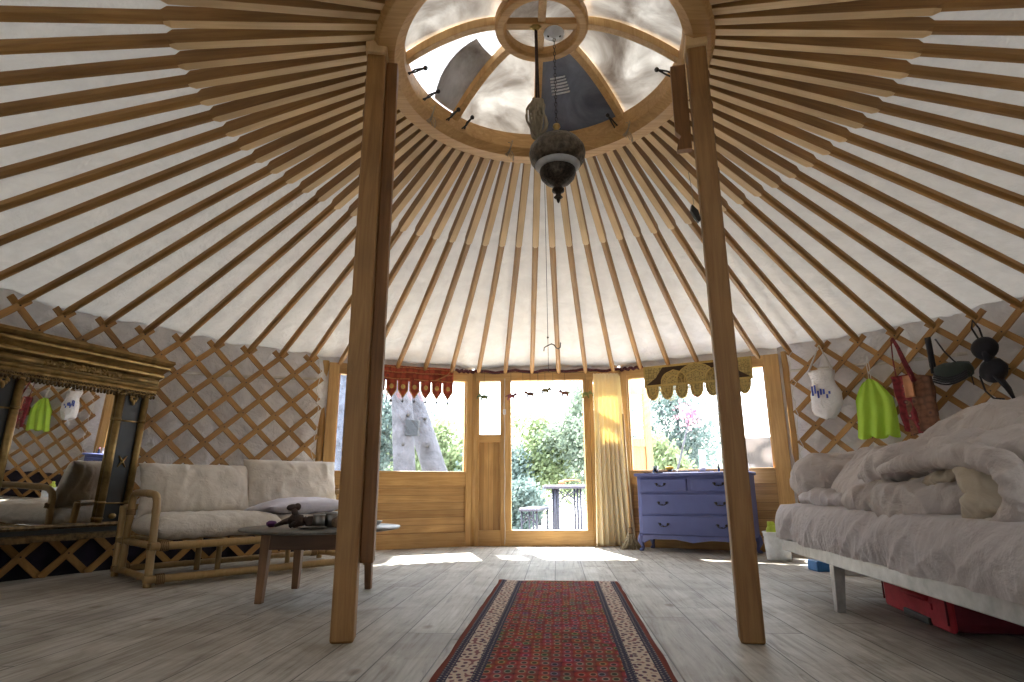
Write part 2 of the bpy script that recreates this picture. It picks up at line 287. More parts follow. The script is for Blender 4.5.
# ------------------------------------------------------------------ mesh helpers
class MB:
    def __init__(s): s.v = []; s.f = []; s.mi = []; s.cur = 0; s.sm = []
    def add(s, vs, fs, smooth=False):
        b = len(s.v); s.v += [tuple(x) for x in vs]; s.f += [tuple(b+i for i in f) for f in fs]
        s.mi += [s.cur]*len(fs); s.sm += [smooth]*len(fs); return s
    def box(s, c, d, rot=None):
        c = V(c); h = V(d)/2; P = []
        for sx in (-1, 1):
            for sy in (-1, 1):
                for sz in (-1, 1):
                    q = V((sx*h.x, sy*h.y, sz*h.z)); P.append(c+(rot @ q if rot else q))
        return s.add(P, [(0, 1, 3, 2), (4, 6, 7, 5), (0, 4, 5, 1), (2, 3, 7, 6), (0, 2, 6, 4), (1, 5, 7, 3)])
    def span(s, a, b):
        a, b = V(a), V(b); return s.box((a+b)/2, [abs(x) for x in (b-a)])
    def tube(s, pts, r, n=8, cap=True, flat=1):
        pts = [V(p) for p in pts]; k = len(pts); rs = r if isinstance(r, (list, tuple)) else [r]*k
        d0 = (pts[1]-pts[0]).normalized(); up = V((0, 0, 1)) if abs(d0.z) < .9 else V((1, 0, 0)); u = d0.cross(up).normalized(); P = []
        for i, p in enumerate(pts):
            d = (pts[min(i+1, k-1)]-pts[max(i-1, 0)]).normalized(); u = (u-d*u.dot(d)).normalized(); w_ = d.cross(u)
            for j in range(n):
                a = 2*pi*j/n; P.append(p+u*cos(a)*rs[i]+w_*sin(a)*rs[i]*flat)
        fs = [(i*n+j, i*n+(j+1) % n, (i+1)*n+(j+1) % n, (i+1)*n+j) for i in range(k-1) for j in range(n)]
        s.add(P, fs, True)
        if cap:
            b = len(s.v)-k*n; s.f += [tuple(b+j for j in reversed(range(n))), tuple(b+(k-1)*n+j for j in range(n))]; s.mi += [s.cur]*2; s.sm += [False]*2
        return s
    def lathe(s, prof, c=(0, 0, 0), n=24, a0=0, a1=2*pi, closed=True, smooth=True, mat=None):
        full = abs(a1-a0-2*pi) < 1e-6; m = n if full else n+1; P = []
        for i in range(m):
            a = a0+(a1-a0)*i/n
            for r, z in prof:
                q = V((r*cos(a), r*sin(a), z)); P.append(V(c)+(mat @ q if mat else q))
        k = len(prof); fs = []
        for i in range(n):
            i2 = (i+1) % m
            for j in range(k-1 if not closed else k):
                j2 = (j+1) % k; fs.append((i*k+j, i2*k+j, i2*k+j2, i*k+j2))
        return s.add(P, fs, smooth)
    def grid(s, fn, nu, nv, smooth=True, cu=False):
        P = [fn(i/nu, j/nv) for i in range(nu+1) for j in range(nv+1)]
        return s.add(P, [(i*(nv+1)+j, (i+1)*(nv+1)+j, (i+1)*(nv+1)+j+1, i*(nv+1)+j+1) for i in range(nu) for j in range(nv)], smooth)
    def prism(s, poly, y0, y1, mp=lambda x, y, z: (x, y, z)):
        n = len(poly); P = [mp(x, y0, z) for x, z in poly]+[mp(x, y1, z) for x, z in poly]
        return s.add(P, [tuple(range(n)), tuple(reversed(range(n, 2*n)))]+[(i, i+n, (i+1) % n+n, (i+1) % n) for i in range(n)])
    def ball(s, c, r, n=12, m=8, fn=None):
        c = V(c); r = V(r) if hasattr(r, '__len__') else V((r, r, r)); P = []
        for i in range(m+1):
            t_ = pi*i/m
            for j in range(n):
                a = 2*pi*j/n; q = V((sin(t_)*cos(a), sin(t_)*sin(a), cos(t_)))
                k = fn(q) if fn else 1; P.append(c+V((q.x*r.x, q.y*r.y, q.z*r.z))*k)
        return s.add(P, [(i*n+j, (i+1)*n+j, (i+1)*n+(j+1) % n, i*n+(j+1) % n) for i in range(m) for j in range(n)], True)
    def bar(s, p, q, w_, h_, up=(0, 0, 1)):
        p, q = V(p), V(q); d = (q-p); L = d.length; d.normalize(); x = d.cross(V(up)).normalized(); y = x.cross(d)
        return s.box((p+q)/2, (w_, h_, L), M((x, y, d)).transposed())
    def build(s, name, mats, parent=None, bevel=0, solid=0, sub=0, loc=None, weld=False):
        me = bpy.data.meshes.new(name); me.from_pydata(s.v, [], s.f)
        for m_ in (mats if isinstance(mats, (list, tuple)) else [mats]): me.materials.append(m_)
        me.polygons.foreach_set('material_index', s.mi); me.polygons.foreach_set('use_smooth', s.sm); me.update()
        o = bpy.data.objects.new(name, me); col.objects.link(o)
        if parent: o.parent = parent
        if loc: o.location = loc
        if weld: mod = o.modifiers.new('w', 'WELD'); mod.merge_threshold = .0006
        if solid: mod = o.modifiers.new('s', 'SOLIDIFY'); mod.thickness = solid; mod.offset = 0
        if bevel: mod = o.modifiers.new('b', 'BEVEL'); mod.width = bevel; mod.segments = 2; mod.limit_method = 'ANGLE'; mod.angle_limit = R(40)
        if sub: mod = o.modifiers.new('u', 'SUBSURF'); mod.levels = sub; mod.render_levels = sub
        return o
def tag(o, label, cat=None, group=None, kind=None):
    if label: o['label'] = label
    if cat: o['category'] = cat
    if group: o['group'] = group
    if kind: o['kind'] = kind
    return o
def thing(name, label, cat, loc=(0, 0, 0), rz=0, group=None):
    o = bpy.data.objects.new(name, None); col.objects.link(o); o.empty_display_size = .05
    o.location = loc; o.rotation_euler = (0, 0, rz); return tag(o, label, cat, group)
def copy_tree(o, parent=None):
    c = o.copy(); col.objects.link(c)
    if parent: c.parent = parent
    for ch in list(o.children): copy_tree(ch, c)
    return c
def orient(o, p, d, xdir=None):
    d = V(d).normalized(); x = (V(xdir)-d*V(xdir).dot(d)).normalized() if xdir else d.orthogonal().normalized(); y = d.cross(x)
    m_ = M((x, y, d)).transposed().to_4x4(); m_.translation = V(p); o.matrix_world = m_; return o
def nz(x, y, z=0): return NZ.noise(V((x, y, z)))
def ridge(x, y, z=0):
    wx = .6*nz(x*.7+9, y*.7, z); wy = .6*nz(x*.7, y*.7+5, z); return 1-2*abs(nz(x+wx, y+wy, z))
def arc(c, r, a0, a1, n, fn): return [fn(c[0]+r*cos(a0+(a1-a0)*i/n), c[1]+r*sin(a0+(a1-a0)*i/n)) for i in range(n+1)]

# ================================================================== SETTING
b = MB(); b.lathe([(0, 0), (3.95, 0), (3.95, -.12), (0, -.12)], (0, 0, 0), 72, closed=False, smooth=False)
fl = b.build('floor', m_floor); fl.location = (X0, Y0, 0); tag(fl, 'weathered grey plank floor', kind='structure')

def canvas_wall(name, a0, a1, label):
    b = MB(); nu = int((a1-a0)*3.0)
    def fn(u, v):
        az = a0+(a1-a0)*u; z = -.02+(1.95)*v; k = az/4.5*2*pi
        r = 3.75+.035*ridge(az*.13, z*1.7, 1)+.018*nz(az*.5, z*1.3, 3)-.014*sin(az/4.5*2*pi)*sin(z/.27*2*pi)*0
        r = max(r, 3.712) if z < 1.8 else r
        return pol(az, r, z)
    b.grid(fn, nu*2, 44); o = b.build(name, m_canvas_b if name == 'wall_back' else m_canvas_w, solid=.004); return tag(o, label, kind='structure')
canvas_wall('wall_left', -118, -31.6, 'white canvas wall behind the wooden lattice on the left')
canvas_wall('wall_right', 39.2, 118, 'white canvas wall behind the wooden lattice on the right')
canvas_wall('wall_back', 118, 242, 'white canvas wall behind the viewpoint')
b = MB()
def roof(u, v):
    az = 360*u; ph = (az-R(0)-.8)/4.5; s_ = .5-.5*cos(2*pi*(ph)); r = 3.80+(.80-3.80)*v; z = 1.835+(2.755-1.835)*v
    z += -.022*s_*(1-v)*(.4+.6*min(1, 3*v)) + .022*ridge(cos(R(az))*9+r*.8, sin(R(az))*9, r*2.2)*(1-v)**.5 + .011*ridge(cos(R(az))*26-r*2, sin(R(az))*26, r*4.5)*(1-v)**.3
    if v < .03: r += .05
    return pol(az, r, z)
b.grid(roof, 800, 80); o = b.build('ceiling', m_canvas_r); tag(o, 'white canvas roof stretched over the poles', kind='structure')

b = MB()
for P, Q in ((KA, KB), (KB, KC), (KC, KD)):
    e = (Q-P).normalized(); n_ = V((-e.y, e.x)); b.grid(lambda u, v: V(((P+(Q-P)*u+n_*(.045+.012*sin(u*34)*(1-v))).x, (P+(Q-P)*u+n_*(.045+.012*sin(u*34)*(1-v))).y, 1.76+.16*v)), 60, 4)
o = b.build('wall_front', m_canvas_w, solid=.004); tag(o, 'strip of white canvas tucked above the timber front', kind='structure')
# ---- timber front: window, door section, window
def frame_ob(name, P, Q, label):
    L = (Q-P).length; rz = atan2((Q-P).y, (Q-P).x)
    o = bpy.data.objects.new(name, None); col.objects.link(o); o.location = (P.x, P.y, 0); o.rotation_euler = (0, 0, rz)
    tag(o, label, kind='structure'); return o, L
def pc(name, a, b_, m_, par, bev=.004): return MB().span(a, b_).build(name, m_, par, bevel=bev)
def side_panel(name, P, Q, label, gx0, gx1):
    o, L = frame_ob(name, P, Q, label)
    pc('stile', (.0, -.03, .0), (gx0-.015, .05, 1.80), m_fz, o); pc('stile', (gx1+.015, -.03, 0), (L-.02, .05, 1.80), m_fz, o)
    pc('top_rail', (gx0-.015, -.03, 1.69), (gx1+.015, .05, 1.80), m_fx, o)
    pc('sill_rail', (gx0-.015, -.03, .60), (gx1+.015, .05, .73), m_fx, o)
    pc('sill_ledge', (gx0-.015, -.05, .725), (gx1+.015, .0, .742), m_fx, o)
    pc('bottom_rail', (gx0-.015, -.03, 0), (gx1+.015, .05, .135), m_fx, o)
    pc('board_panel', (gx0-.015, -.008, .135), (gx1+.015, .03, .60), m_bx, o, 0)
    pc('pane', (gx0-.005, .012, .735), (gx1+.005, .018, 1.70), m_glass, o, 0)
    for (a, c) in (((gx0-.015, -.012, .73), (gx0, .04, 1.70)), ((gx1, -.012, .73), (gx1+.015, .04, 1.70))): pc('glazing_bead', a, c, m_fz, o, .002)
    return o, L
side_panel('window_1', KA, KB, 'wide pine framed window left of the door', .112, 1.418)
side_panel('window_2', KC, KD, 'wide pine framed window right of the door', .102, 1.436)
o, L = frame_ob('door_1', KB, KC, 'pine door frame with open doorway and a narrow sidelight on each side')
for x0, x1 in ((.0, .066), (.292, .338), (.340, .404), (1.180, 1.240), (1.243, 1.285), (L-.06, L)):
    pc('post', (x0, -.03, 0), (x1, .05, 1.80), m_fz, o)
pc('head_rail', (0, -.032, 1.70), (L, .052, 1.80), m_fx, o)
pc('threshold', (.338, -.035, 0), (1.243, .06, .155), m_fx, o)
for x0, x1 in ((.066, .292), (1.285, L-.06)):
    pc('bottom_rail', (x0, -.028, 0), (x1, .048, .155), m_fx, o)
    pc('mid_rail', (x0, -.028, 1.045), (x1, .048, 1.125), m_fx, o)
    pc('board_panel', (x0, -.005, .155), (x1, .03, 1.045), m_bz, o, 0)
    pc('pane', (x0, .012, 1.12), (x1, .018, 1.70), m_glass, o, 0)
# wedge posts where the straight panels meet the round walls
for az in (-32.45, -8.8, 15.1, 40.05):
    p = pol(az, 3.79); b = MB(); b.tube([(p.x, p.y, 0), (p.x, p.y, 1.82)], .035, 8); tag(b.build('trim_1', m_fz), 'pine corner post between wall panels', kind='structure')
# braided band along the top of the door section
def seg3(P, Q, t_, z, off=0):
    e = (Q-P).normalized(); n_ = V((-e.y, e.x)); p = P+(Q-P)*t_+n_*off; return V((p.x, p.y, z))
b = MB()
for P, Q, t0, t1 in ((KB, KC, -.02, 1.02), (KA, KB, .86, 1), (KC, KD, 0, .17)):
    b.tube([seg3(P, Q, t0+(t1-t0)*i/30, 1.802+.010*sin(i*.9)+.004*sin(i*2.3), -.035) for i in range(31)], .022, 8, flat=.7)
tag(b.build('braided_band', m_band), 'dark red braided band running along the top of the door frame', 'band')

# ================================================================== LATTICE
def lath(par, s_top, dirn, s0, s1, rad):
    # helix strip; s = s_top + dirn*(1.80-z)*1.07
    z_hi, z_lo = 1.825, .0
    zs = []
    for i in range(13):
        z = z_lo+(z_hi-z_lo)*i/12; zs.append(z)
    f = lambda z: s_top+dirn*(1.77-z)*1.07
    # clip
    zz = [z for z in [z_lo+(z_hi-z_lo)*i/60 for i in range(61)] if s0 <= f(z) <= s1]
    if len(zz) < 4: return
    za, zb = zz[0], zz[-1]; n = max(2, int((zb-za)/.15)); b = MB(); P = []
    hw, ht = .0225, .0065
    for i in range(n+1):
        z = za+(zb-za)*i/n; s = f(z); az = s/RW; er = V((sin(az), cos(az), 0)); et = V((cos(az), -sin(az), 0))
        c = V((X0, Y0, 0))+er*rad+V((0, 0, z)); d = (et*(-dirn*1.07)+V((0, 0, 1))).normalized(); w_ = er.cross(d)
        P += [c+w_*hw-er*ht, c+w_*hw+er*ht, c-w_*hw+er*ht, c-w_*hw-er*ht]
    fs = [(i*4+j, i*4+(j+1) % 4, i*4+4+(j+1) % 4, i*4+4+j) for i in range(n) for j in range(4)]+[(0, 3, 2, 1), (n*4, n*4+1, n*4+2, n*4+3)]
    b.add(P, fs)
    if dirn < 0:   # bolt heads on the inner family
        b.cur = 1; k = 0
        while True:
            z = 1.77-k*.1355; k += 1
            if z < .03: break
            s = f(z)
            if not (s0+.02 < s < s1-.02): continue
            az = s/RW; er = V((sin(az), cos(az), 0)); c = V((X0, Y0, 0))+er*(rad-.008)+V((0, 0, z)); b.tube([c, c-er*.004], .006, 6)
    # local origin at the lath's foot so the grain runs along it
    base = V(b.v[0]); top = V(b.v[4*n]); dd = (top-base).normalized(); x = dd.orthogonal().normalized(); y = dd.cross(x); rot = M((x, y, dd))
    b.v = [tuple(rot @ (V(p)-base)) for p in b.v]
    o = b.build('lath', [m_lath, m_bolt], par); m4 = rot.transposed().to_4x4(); m4.translation = base-V(par.location); o.matrix_parent_inverse = M(); o.matrix_local = m4
A0, DA = .014, 2*pi/80
def lattice(a0, a1, label):
    mid = pol((a0+a1)/2, 3.68); t_ = thing('lattice_wall', label, 'lattice', (mid.x, mid.y, 0))
    s0, s1 = R(a0)*RW, R(a1)*RW
    for k in range(-60, 60):
        s = (A0+k*DA)*RW
        if s0-.05 <= s <= s1+2.0: lath(t_, s, -1, s0, s1, 3.668)
        if s0-2.0 <= s <= s1+.05: lath(t_, s, 1, s0, s1, 3.684)
    return t_
lat_l = lattice(-96, -33.2, 'crisscross pine lattice wall behind the rattan sofa and gold mirror')
lat_r = lattice(40.8, 96, 'crisscross pine lattice wall behind the bed, hung with bags')
for nm, a0, a1, lb in (('skirting_cloth', -100, -33.3, 'dark purple cloth hung low behind the left lattice wall'), ('skirting_cloth', 40.9, 100, 'dark purple cloth hung low behind the right lattice wall')):
    b = MB(); b.grid(lambda u, v: pol(a0+(a1-a0)*u, 3.704+.008*nz(u*60, v*2), .0+(.36+.03*nz(u*25, 2))*v), 160, 6)
    tag(b.build(nm, m_dado, solid=.003), lb, 'cloth')
for a0, a1, za, zb, lb in ((-62, -33.5, 1.46, 1.60, 'pale webbing strap running behind the lattice left of the window'), (41, 62, 1.60, 1.52, 'pale webbing strap running behind the lattice above the green bag')):
    b = MB(); b.grid(lambda u, v: pol(a0+(a1-a0)*u, 3.700, za+(zb-za)*u+.028*v), 40, 1)
    tag(b.build('webbing_strap', m_cord, solid=.002), lb, 'strap')

# ================================================================== ROOF POLES
def pole_mesh():
    L = (V((.835, 2.665))-V((3.69, 1.785))).length
    b = MB(); P = []
    def ring(z, w_, h_, ch):
        x, y = w_/2, h_/2
        return [(-x+ch, -y, z), (x-ch, -y, z), (x, -y+ch, z), (x, y-ch, z), (x-ch, y, z), (-x+ch, y, z), (-x, y-ch, z), (-x, -y+ch, z)]
    st = [(0, .034, .036, .010), (.10, .044, .050, .013), (1.4, .047, .054, .014), (2.10, .047, .054, .014), (2.125, .048, .066, .002), (L, .046, .066, .002)]
    for z, w_, h_, ch in st: P += ring(z, w_, h_, ch)
    n = len(st); fs = [(i*8+j, i*8+(j+1) % 8, i*8+8+(j+1) % 8, i*8+8+j) for i in range(n-1) for j in range(8)]+[tuple(reversed(range(8))), tuple((n-1)*8+j for j in range(8))]
    b.add(P, fs)
    for i, f in enumerate(fs): b.mi[i] = 1 if min(f)//8 >= 3 and i < (n-1)*8 and i % 8 == 0 else 0  # planed underside of the upper pole; light from below also put into its paleness
    return b, L
pb, PL = pole_mesh(); first = None
GP = 'roof poles'
for k in range(-40, 40):
    az = math.degrees(A0+k*DA); jz = .006*sin(k*5.3)
    p0 = pol(az, 3.69, 1.785+jz); p1 = pol(az, .835, 2.665)
    vis = False
    for i in range(21):
        q = project(p0.lerp(p1, i/20))
        if q and -60 < q[0] < 1084 and -60 < q[1] < 740: vis = True
    if not vis: continue
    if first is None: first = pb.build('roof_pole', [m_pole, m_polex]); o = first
    else: o = first.copy(); col.objects.link(o)
    tan = V((cos(R(az)), -sin(R(az)), 0)); orient(o, p0, p1-p0, tan)
    o.name = 'roof_pole'; tag(o, 'slender pine roof pole rising from the wall top to the round crown', 'roof pole', GP)

# ================================================================== CROWN
cr = thing('crown_skylight', 'large round pine crown ring with spokes and cloudy panes at the roof centre', 'skylight', (X0, Y0, 2.6))
b = MB(); b.lathe([(.70, .035), (.745, .0), (.825, .0), (.845, .03), (.845, .125), (.79, .155), (.70, .135)], n=96, smooth=False); b.build('outer_ring', m_ring, cr, bevel=.004)
b = MB(); b.lathe([(.185, .30), (.20, .285), (.235, .285), (.245, .30), (.245, .345), (.185, .345)], n=48, smooth=False); b.build('hub_ring', m_ring, cr, bevel=.003)
b = MB(); b.box((0, 0, .33), (.40, .045, .04)); b.build('hub_crossbar', m_ring, cr, bevel=.003)
b = MB(); b.box((0, 0, .335), (.04, .40, .035)); b.build('hub_crossbar', m_fz, cr, bevel=.003)
def spoke_pt(r): q = (r-.22)/(.74-.22); return .345-.245*(q**1.75)
for i in range(8):
    a = R(45*i); b = MB(); P = []; n = 12
    for j in range(n+1):
        r = .232+(.735-.232)*j/n; zc = spoke_pt(r)-.012
        for dx, dz in ((-.021, -.026), (.021, -.026), (.021, .026), (-.021, .026)):
            P.append(V((dx, r, zc+dz)))
    b.add(P, [(j*4+q, j*4+(q+1) % 4, j*4+4+(q+1) % 4, j*4+4+q) for j in range(n) for q in range(4)]+[(0, 3, 2, 1), (n*4, n*4+1, n*4+2, n*4+3)])
    o = b.build('spoke', m_fz, cr, bevel=.003); o.rotation_euler = (0, 0, -a)
# panes between the spokes: index 0 = far right of centre
PM = {0: m_paneg, 1: m_pane, 6: m_panew, 7: m_pane, 2: m_pane, 5: m_pane, 3: m_pane, 4: m_pane}
for i in range(8):
    b = MB(); a0, a1 = R(45*i+1.2), R(45*i+43.8)
    def pf(u, v):
        a = a0+(a1-a0)*u; r = .225+(.765-.225)*v; return V((r*sin(a), r*cos(a), spoke_pt(r)+.022+.012*sin(pi*u)))
    b.grid(pf, 14, 10); o = b.build('pane', PM[i], cr, solid=.004)
    if i == 0:
        for q in range(6):
            s_ = MB(); r = .40+q*.018; s_.grid(lambda u, v: V((r*sin(R(10+13*u)), (r)*cos(R(10+13*u)), spoke_pt(r)-.002-.004*v+0*u))+V((0, .009*v, 0)), 6, 1); s_.build('vent_slat', m_wht, o, solid=.003)
    if i == 6:
        s_ = MB(); s_.grid(lambda u, v: V(((.36+.34*v)*sin(R(-46+(-30*u)*(1-.45*v*v)+3)), (.36+.34*v)*cos(R(-46+(-30*u)*(1-.45*v*v)+3)), spoke_pt(.36+.34*v)+.012)), 12, 8); s_.build('patch', m_pane, o, solid=.003)
b = MB(); b.lathe([(0, .352), (.21, .350), (.21, .356), (0, .362)], n=40, closed=False); b.build('hub_pane', m_pane, cr)
def latch(az, r=.715, dz=.06, tilt=0):
    e = V((sin(R(az)), cos(R(az)), 0)); t_ = V((cos(R(az)), -sin(R(az)), 0)); b = MB()
    c = e*r+V((0, 0, dz)); b.box(c, (.012, .03, .05)); b.tube([c+t_*.012, c-e*.05+V((0, 0, .03)), c-e*.10+V((0, 0, .035))], .005, 6)
    b.tube([c-t_*.012, c-e*.05+t_*(-.004)+V((0, 0, .01)), c-e*.10+V((0, 0, .035))], .005, 6); b.ball(c-e*.105+V((0, 0, .035)), .013)
    b.build('latch', m_iron, cr)
for az in (-86, -50, -40, 42, 84, -68): latch(az)
b = MB()
for az in (47, -62, -15):
    e = V((sin(R(az)), cos(R(az)), 0)); c = e*.70+V((0, 0, .04))
    for j in range(4):
        a = j*.8; b.tube([c+V((.018*sin(q*.7+a)+.006*j, -.02-.01*cos(q*.7), -.012*q+.02*sin(q+a))) for q in range(10)], .0022, 5)
b.build('tie_cord', m_rope, cr)

# ================================================================== POSTS
def post(x, y, az, label, board):
    t_ = thing('support_post', label, 'post', (x, y, 0), -R(az))
    b = MB(); b.box((0, 0, 1.305), (.088, .09, 2.61)); b.build('shaft', m_post, t_, bevel=.010)
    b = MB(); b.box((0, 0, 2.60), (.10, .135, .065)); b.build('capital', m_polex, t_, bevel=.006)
    b = MB()
    for q in range(4): b.tube([(-.040*board, .02, 1.95+q*.17), (-.053*board, .02, 1.952+q*.17)], .016, 8)
    b.build('peg', m_postd, t_)
    return t_
pl = post(-.645, 2.44, -98, 'left pine support post with a long board fixed behind it', 1)
b = MB(); b.box((0, 0, 0), (.052, .09, 2.30)); o = b.build('side_board', m_postd, pl, bevel=.004); 
pl.rotation_euler.z = R(8)
o.location = (.071, .055, .275+1.15)
pr_ = post(.885, 2.40, 98, 'right pine support post standing in front of the blue dresser', -1)
pr_.rotation_euler.z = R(-14)
b = MB(); b.prism([(-.035, 0), (.035, 0), (.035, .46), (-.035, .46), (-.035, .10), (-.012, .07), (-.026, .04)], -.02, .02); o = b.build('side_board', m_postd, pr_, bevel=.003); o.location = (-.085, .07, 2.10)

# ================================================================== LAMP, ROPE, CORDS
lm = thing('hanging_lamp', 'ornate pierced metal lantern hanging on a chain from the crown hub', 'lamp', (.228, 2.605, 1.89))
lz = lambda z: z-1.89
b = MB(); b.lathe([(.018, lz(2.285)), (.035, lz(2.272)), (.045, lz(2.262)), (.075, lz(2.245)), (.110, lz(2.222)), (.135, lz(2.185)), (.139, lz(2.16)), (.132, lz(2.125)), (.112, lz(2.095)), (.108, lz(2.10)), (.122, lz(2.16)), (.1, lz(2.21)), (.03, lz(2.25))], n=36)
bb = b.build('lamp_body', m_lampm, lm)
b = MB(); b.lathe([(.113, lz(2.098)), (.098, lz(2.078)), (.082, lz(2.066)), (.078, lz(2.075)), (.094, lz(2.09)), (.108, lz(2.105))], n=32); b.build('glass_collar', m_cloudy, lm)
b = MB(); b.lathe([(.086, lz(2.080)), (.089, lz(2.058)), (.082, lz(2.03)), (.060, lz(2.005)), (.030, lz(1.99)), (.018, lz(1.982)), (.03, lz(1.968)), (.030, lz(1.957)), (.014, lz(1.948)), (.012, lz(1.935)), (.022, lz(1.925)), (.010, lz(1.915)), (.006, lz(1.90)), (0, lz(1.893))], n=28, closed=False); b.build('lower_bowl', m_lampd, lm)
b = MB(); b.lathe([(.006, lz(2.33)), (.016, lz(2.325)), (.02, lz(2.31)), (.010, lz(2.30)), (.022, lz(2.285)), (.012, lz(2.275))], n=14, closed=False); b.build('top_cap', m_brass, lm)
b = MB(); z = 2.325; i = 0
while z < 2.845:
    c = V((0, 0, lz(z))); ax = V((1, 0, 0)) if i % 2 else V((0, 1, 0))
    b.tube([c+ax*.006*cos(q*pi/4)+V((0, 0, .0125*sin(q*pi/4)+.01)) for q in range(9)], .0018, 5); z += .0215; i += 1
b.build('chain', m_iron, lm)
b = MB(); b.lathe([(0, lz(2.875)), (.05, lz(2.875)), (.055, lz(2.865)), (.046, lz(2.858)), (.03, lz(2.85)), (.012, lz(2.84)), (0, lz(2.838))], n=24, closed=False); b.build('ceiling_rose', m_enamel, lm)
for dx in (-.03, .03): MB().ball((dx, 0, lz(2.852)), .007, 8, 6).build('screw', m_iron, lm)

rb = thing('rope_bundle', 'coiled hemp rope hanging from a brass pulley beside the lantern', 'rope', (.131, 2.605, 2.24))
b = MB(); random.seed(3)
for j in range(9):
    ph = random.uniform(0, 6); w_ = random.uniform(.028, .062); h0 = random.uniform(.0, .03); h1 = random.uniform(.17, .235)
    b.tube([V((w_*cos(q*pi/10)*cos(ph)+.009*sin(q+j), w_*cos(q*pi/10)*sin(ph), (h0+h1)/2+(h1-h0)/2*sin(q*pi/10))) for q in range(21)], .0065, 6)
b.build('coil', m_rope, rb)
b = MB(); b.tube([(0, 0, .16), (.004, 0, .19), (0, 0, .22)], [.036, .042, .03], 10); b.build('whipping', m_rope, rb)
b = MB(); b.tube([(0.0, 0, .2), (.0, 0, .66)], .0055, 8); b.tube([(.012, .004, .2), (.006, .004, .66)], .0045, 8); b.build('rope', m_drift, rb)
b = MB(); b.ball((0.002, 0, .675), (.026, .02, .028)); b.tube([(-.022, 0, .66), (-.022, 0, .71)], .006, 6); b.tube([(.026, 0, .66), (.026, 0, .71)], .006, 6); b.build('pulley', m_brass, rb)

hk = thing('cord_with_hook', 'thin cord with a double iron hook dangling in front of the door', 'cord', (.205, 3.28, 1.2))
def aty(u, v, y):
    d = _f+CR*((u-512)/F_PX)-CU*((v-341)/F_PX); return V((0, 0, .55))+d*(y/d.y)
ze = aty(548, 372, 3.28).z; zh = aty(548, 346, 3.28).z; xh = aty(548, 346, 3.28).x; hk.location = (xh, 3.28, ze)
b = MB(); b.tube([(0, 0, 0), (0, 0, 2.66-ze)], .0016, 5); b.build('cord', m_blkcord, hk)
b = MB(); q0 = zh-ze
b.tube([(-.024, 0, q0-.03), (-.022, 0, q0-.01), (-.006, 0, q0), (.02, 0, q0+.012), (.036, 0, q0+.005), (.045, 0, q0-.010), (.058, 0, q0-.018), (.07, 0, q0-.008), (.072, 0, q0+.02)], .0035, 6); b.ball((0, 0, q0+.05), .006)
b.build('hook', m_iron, hk)
p = aty(694, 205, 2.36); hc = thing('hanging_charm', 'small dark wedge shaped charm hanging on a cord beside the right post', 'charm', p)
b = MB(); b.tube([(0, 0, 0), (-.006, 0, .1), (-.012, 0, .16)], .0016, 5); b.build('cord', m_rope, hc)
b = MB(); b.prism([(-.012, 0), (.014, -.03), (.022, -.075), (.012, -.085), (-.006, -.055), (-.018, -.03)], -.012, .012); b.build('charm', m_iron, hc, bevel=.003)

# ================================================================== RUG
b = MB(); 
def rugf(u, v):
    x = -.36+.72*u; y = -1.3+2.6*v; z = .008+.003*nz(x*5, y*3)+(.010*max(0, 1-abs(x+.34)/.06)*max(0, 1-abs(y-1.28)/.08)); return V((x+.006*nz(y*4, 3), y+.006*nz(x*8, 7), z))
b.grid(rugf, 30, 80); o = b.build('runner_rug', m_rug, solid=.010); o.location = (.17, 2.57, 0); o.rotation_euler = (0, 0, -R(4.6))
tag(o, 'red oriental runner rug with cream floral side borders on the plank floor', 'rug')

# ================================================================== SOFA
sf = thing('rattan_sofa', 'low bamboo sofa frame against the left lattice wall', 'sofa', (-2.16, 3.74, 0), atan2(.72, .69))
SL, SD = 1.50, .74
def cane(pts, r=.021, nm='cane', nodes=True, par=sf):
    pts = [V(p) for p in pts]; out = []; rs = []
    tot = sum((pts[i+1]-pts[i]).length for i in range(len(pts)-1)); d = 0
    for i in range(len(pts)-1):
        n = max(1, int((pts[i+1]-pts[i]).length/.02))
        for j in range(n):
            q = pts[i].lerp(pts[i+1], j/n); out.append(q); dd = d+(pts[i+1]-pts[i]).length*j/n; m_ = (dd+.05) % .24; rs.append(r*(1.12 if m_ < .02 else 1))
        d += (pts[i+1]-pts[i]).length
    out.append(pts[-1]); rs.append(r); b = MB(); b.tube(out, rs, 10); return b
def addc(nm, pts, r=.021): 
    b = cane(pts, r)
    o = b.build(nm, m_bamboo, sf); return o
addc('front_rail', [(-.03, 0, .045), (SL+.03, 0, .045)], .024); addc('front_rail', [(-.02, 0, .232), (SL+.02, 0, .232)], .024)
addc('back_rail', [(0, SD, .045), (SL, SD, .045)]); addc('back_rail', [(0, SD, .24), (SL, SD, .24)]); addc('back_rail', [(0, SD+.02, .45), (SL, SD+.02, .45)])
for x in (0, SL): addc('side_rail', [(x, 0, .05), (x, SD, .05)]); addc('side_rail', [(x, 0, .235), (x, SD, .235)])
def arm(x):
    P = [(x, .02, 0), (x, .03, .30), (x, .04, .46)]+[(x, .04+.07*(1-cos(a)), .46+.075*sin(a)) for a in (R(30), R(60), R(90))]
    P += [(x, .30, .545), (x, .50, .545)]+[(x, .50+.07*sin(a), .475+.07*cos(a)) for a in (R(30), R(60), R(90))]+[(x, .585, .30), (x, .60, .05)]
    addc('arm', P, .023)
arm(0); arm(SL)
for x in (.5, 1.0):
    addc('leg', [(x, SD-.06, 0), (x, SD-.06, .24)], .02); addc('leg', [(x, .30, 0), (x, .30, .24)], .018)
for x in (0, SL): addc('leg', [(x, SD, 0), (x, SD+.02, .46)], .022)
for k in range(9): addc('slat', [(.1+k*.165, 0, .25), (.1+k*.165, SD, .25)], .010)
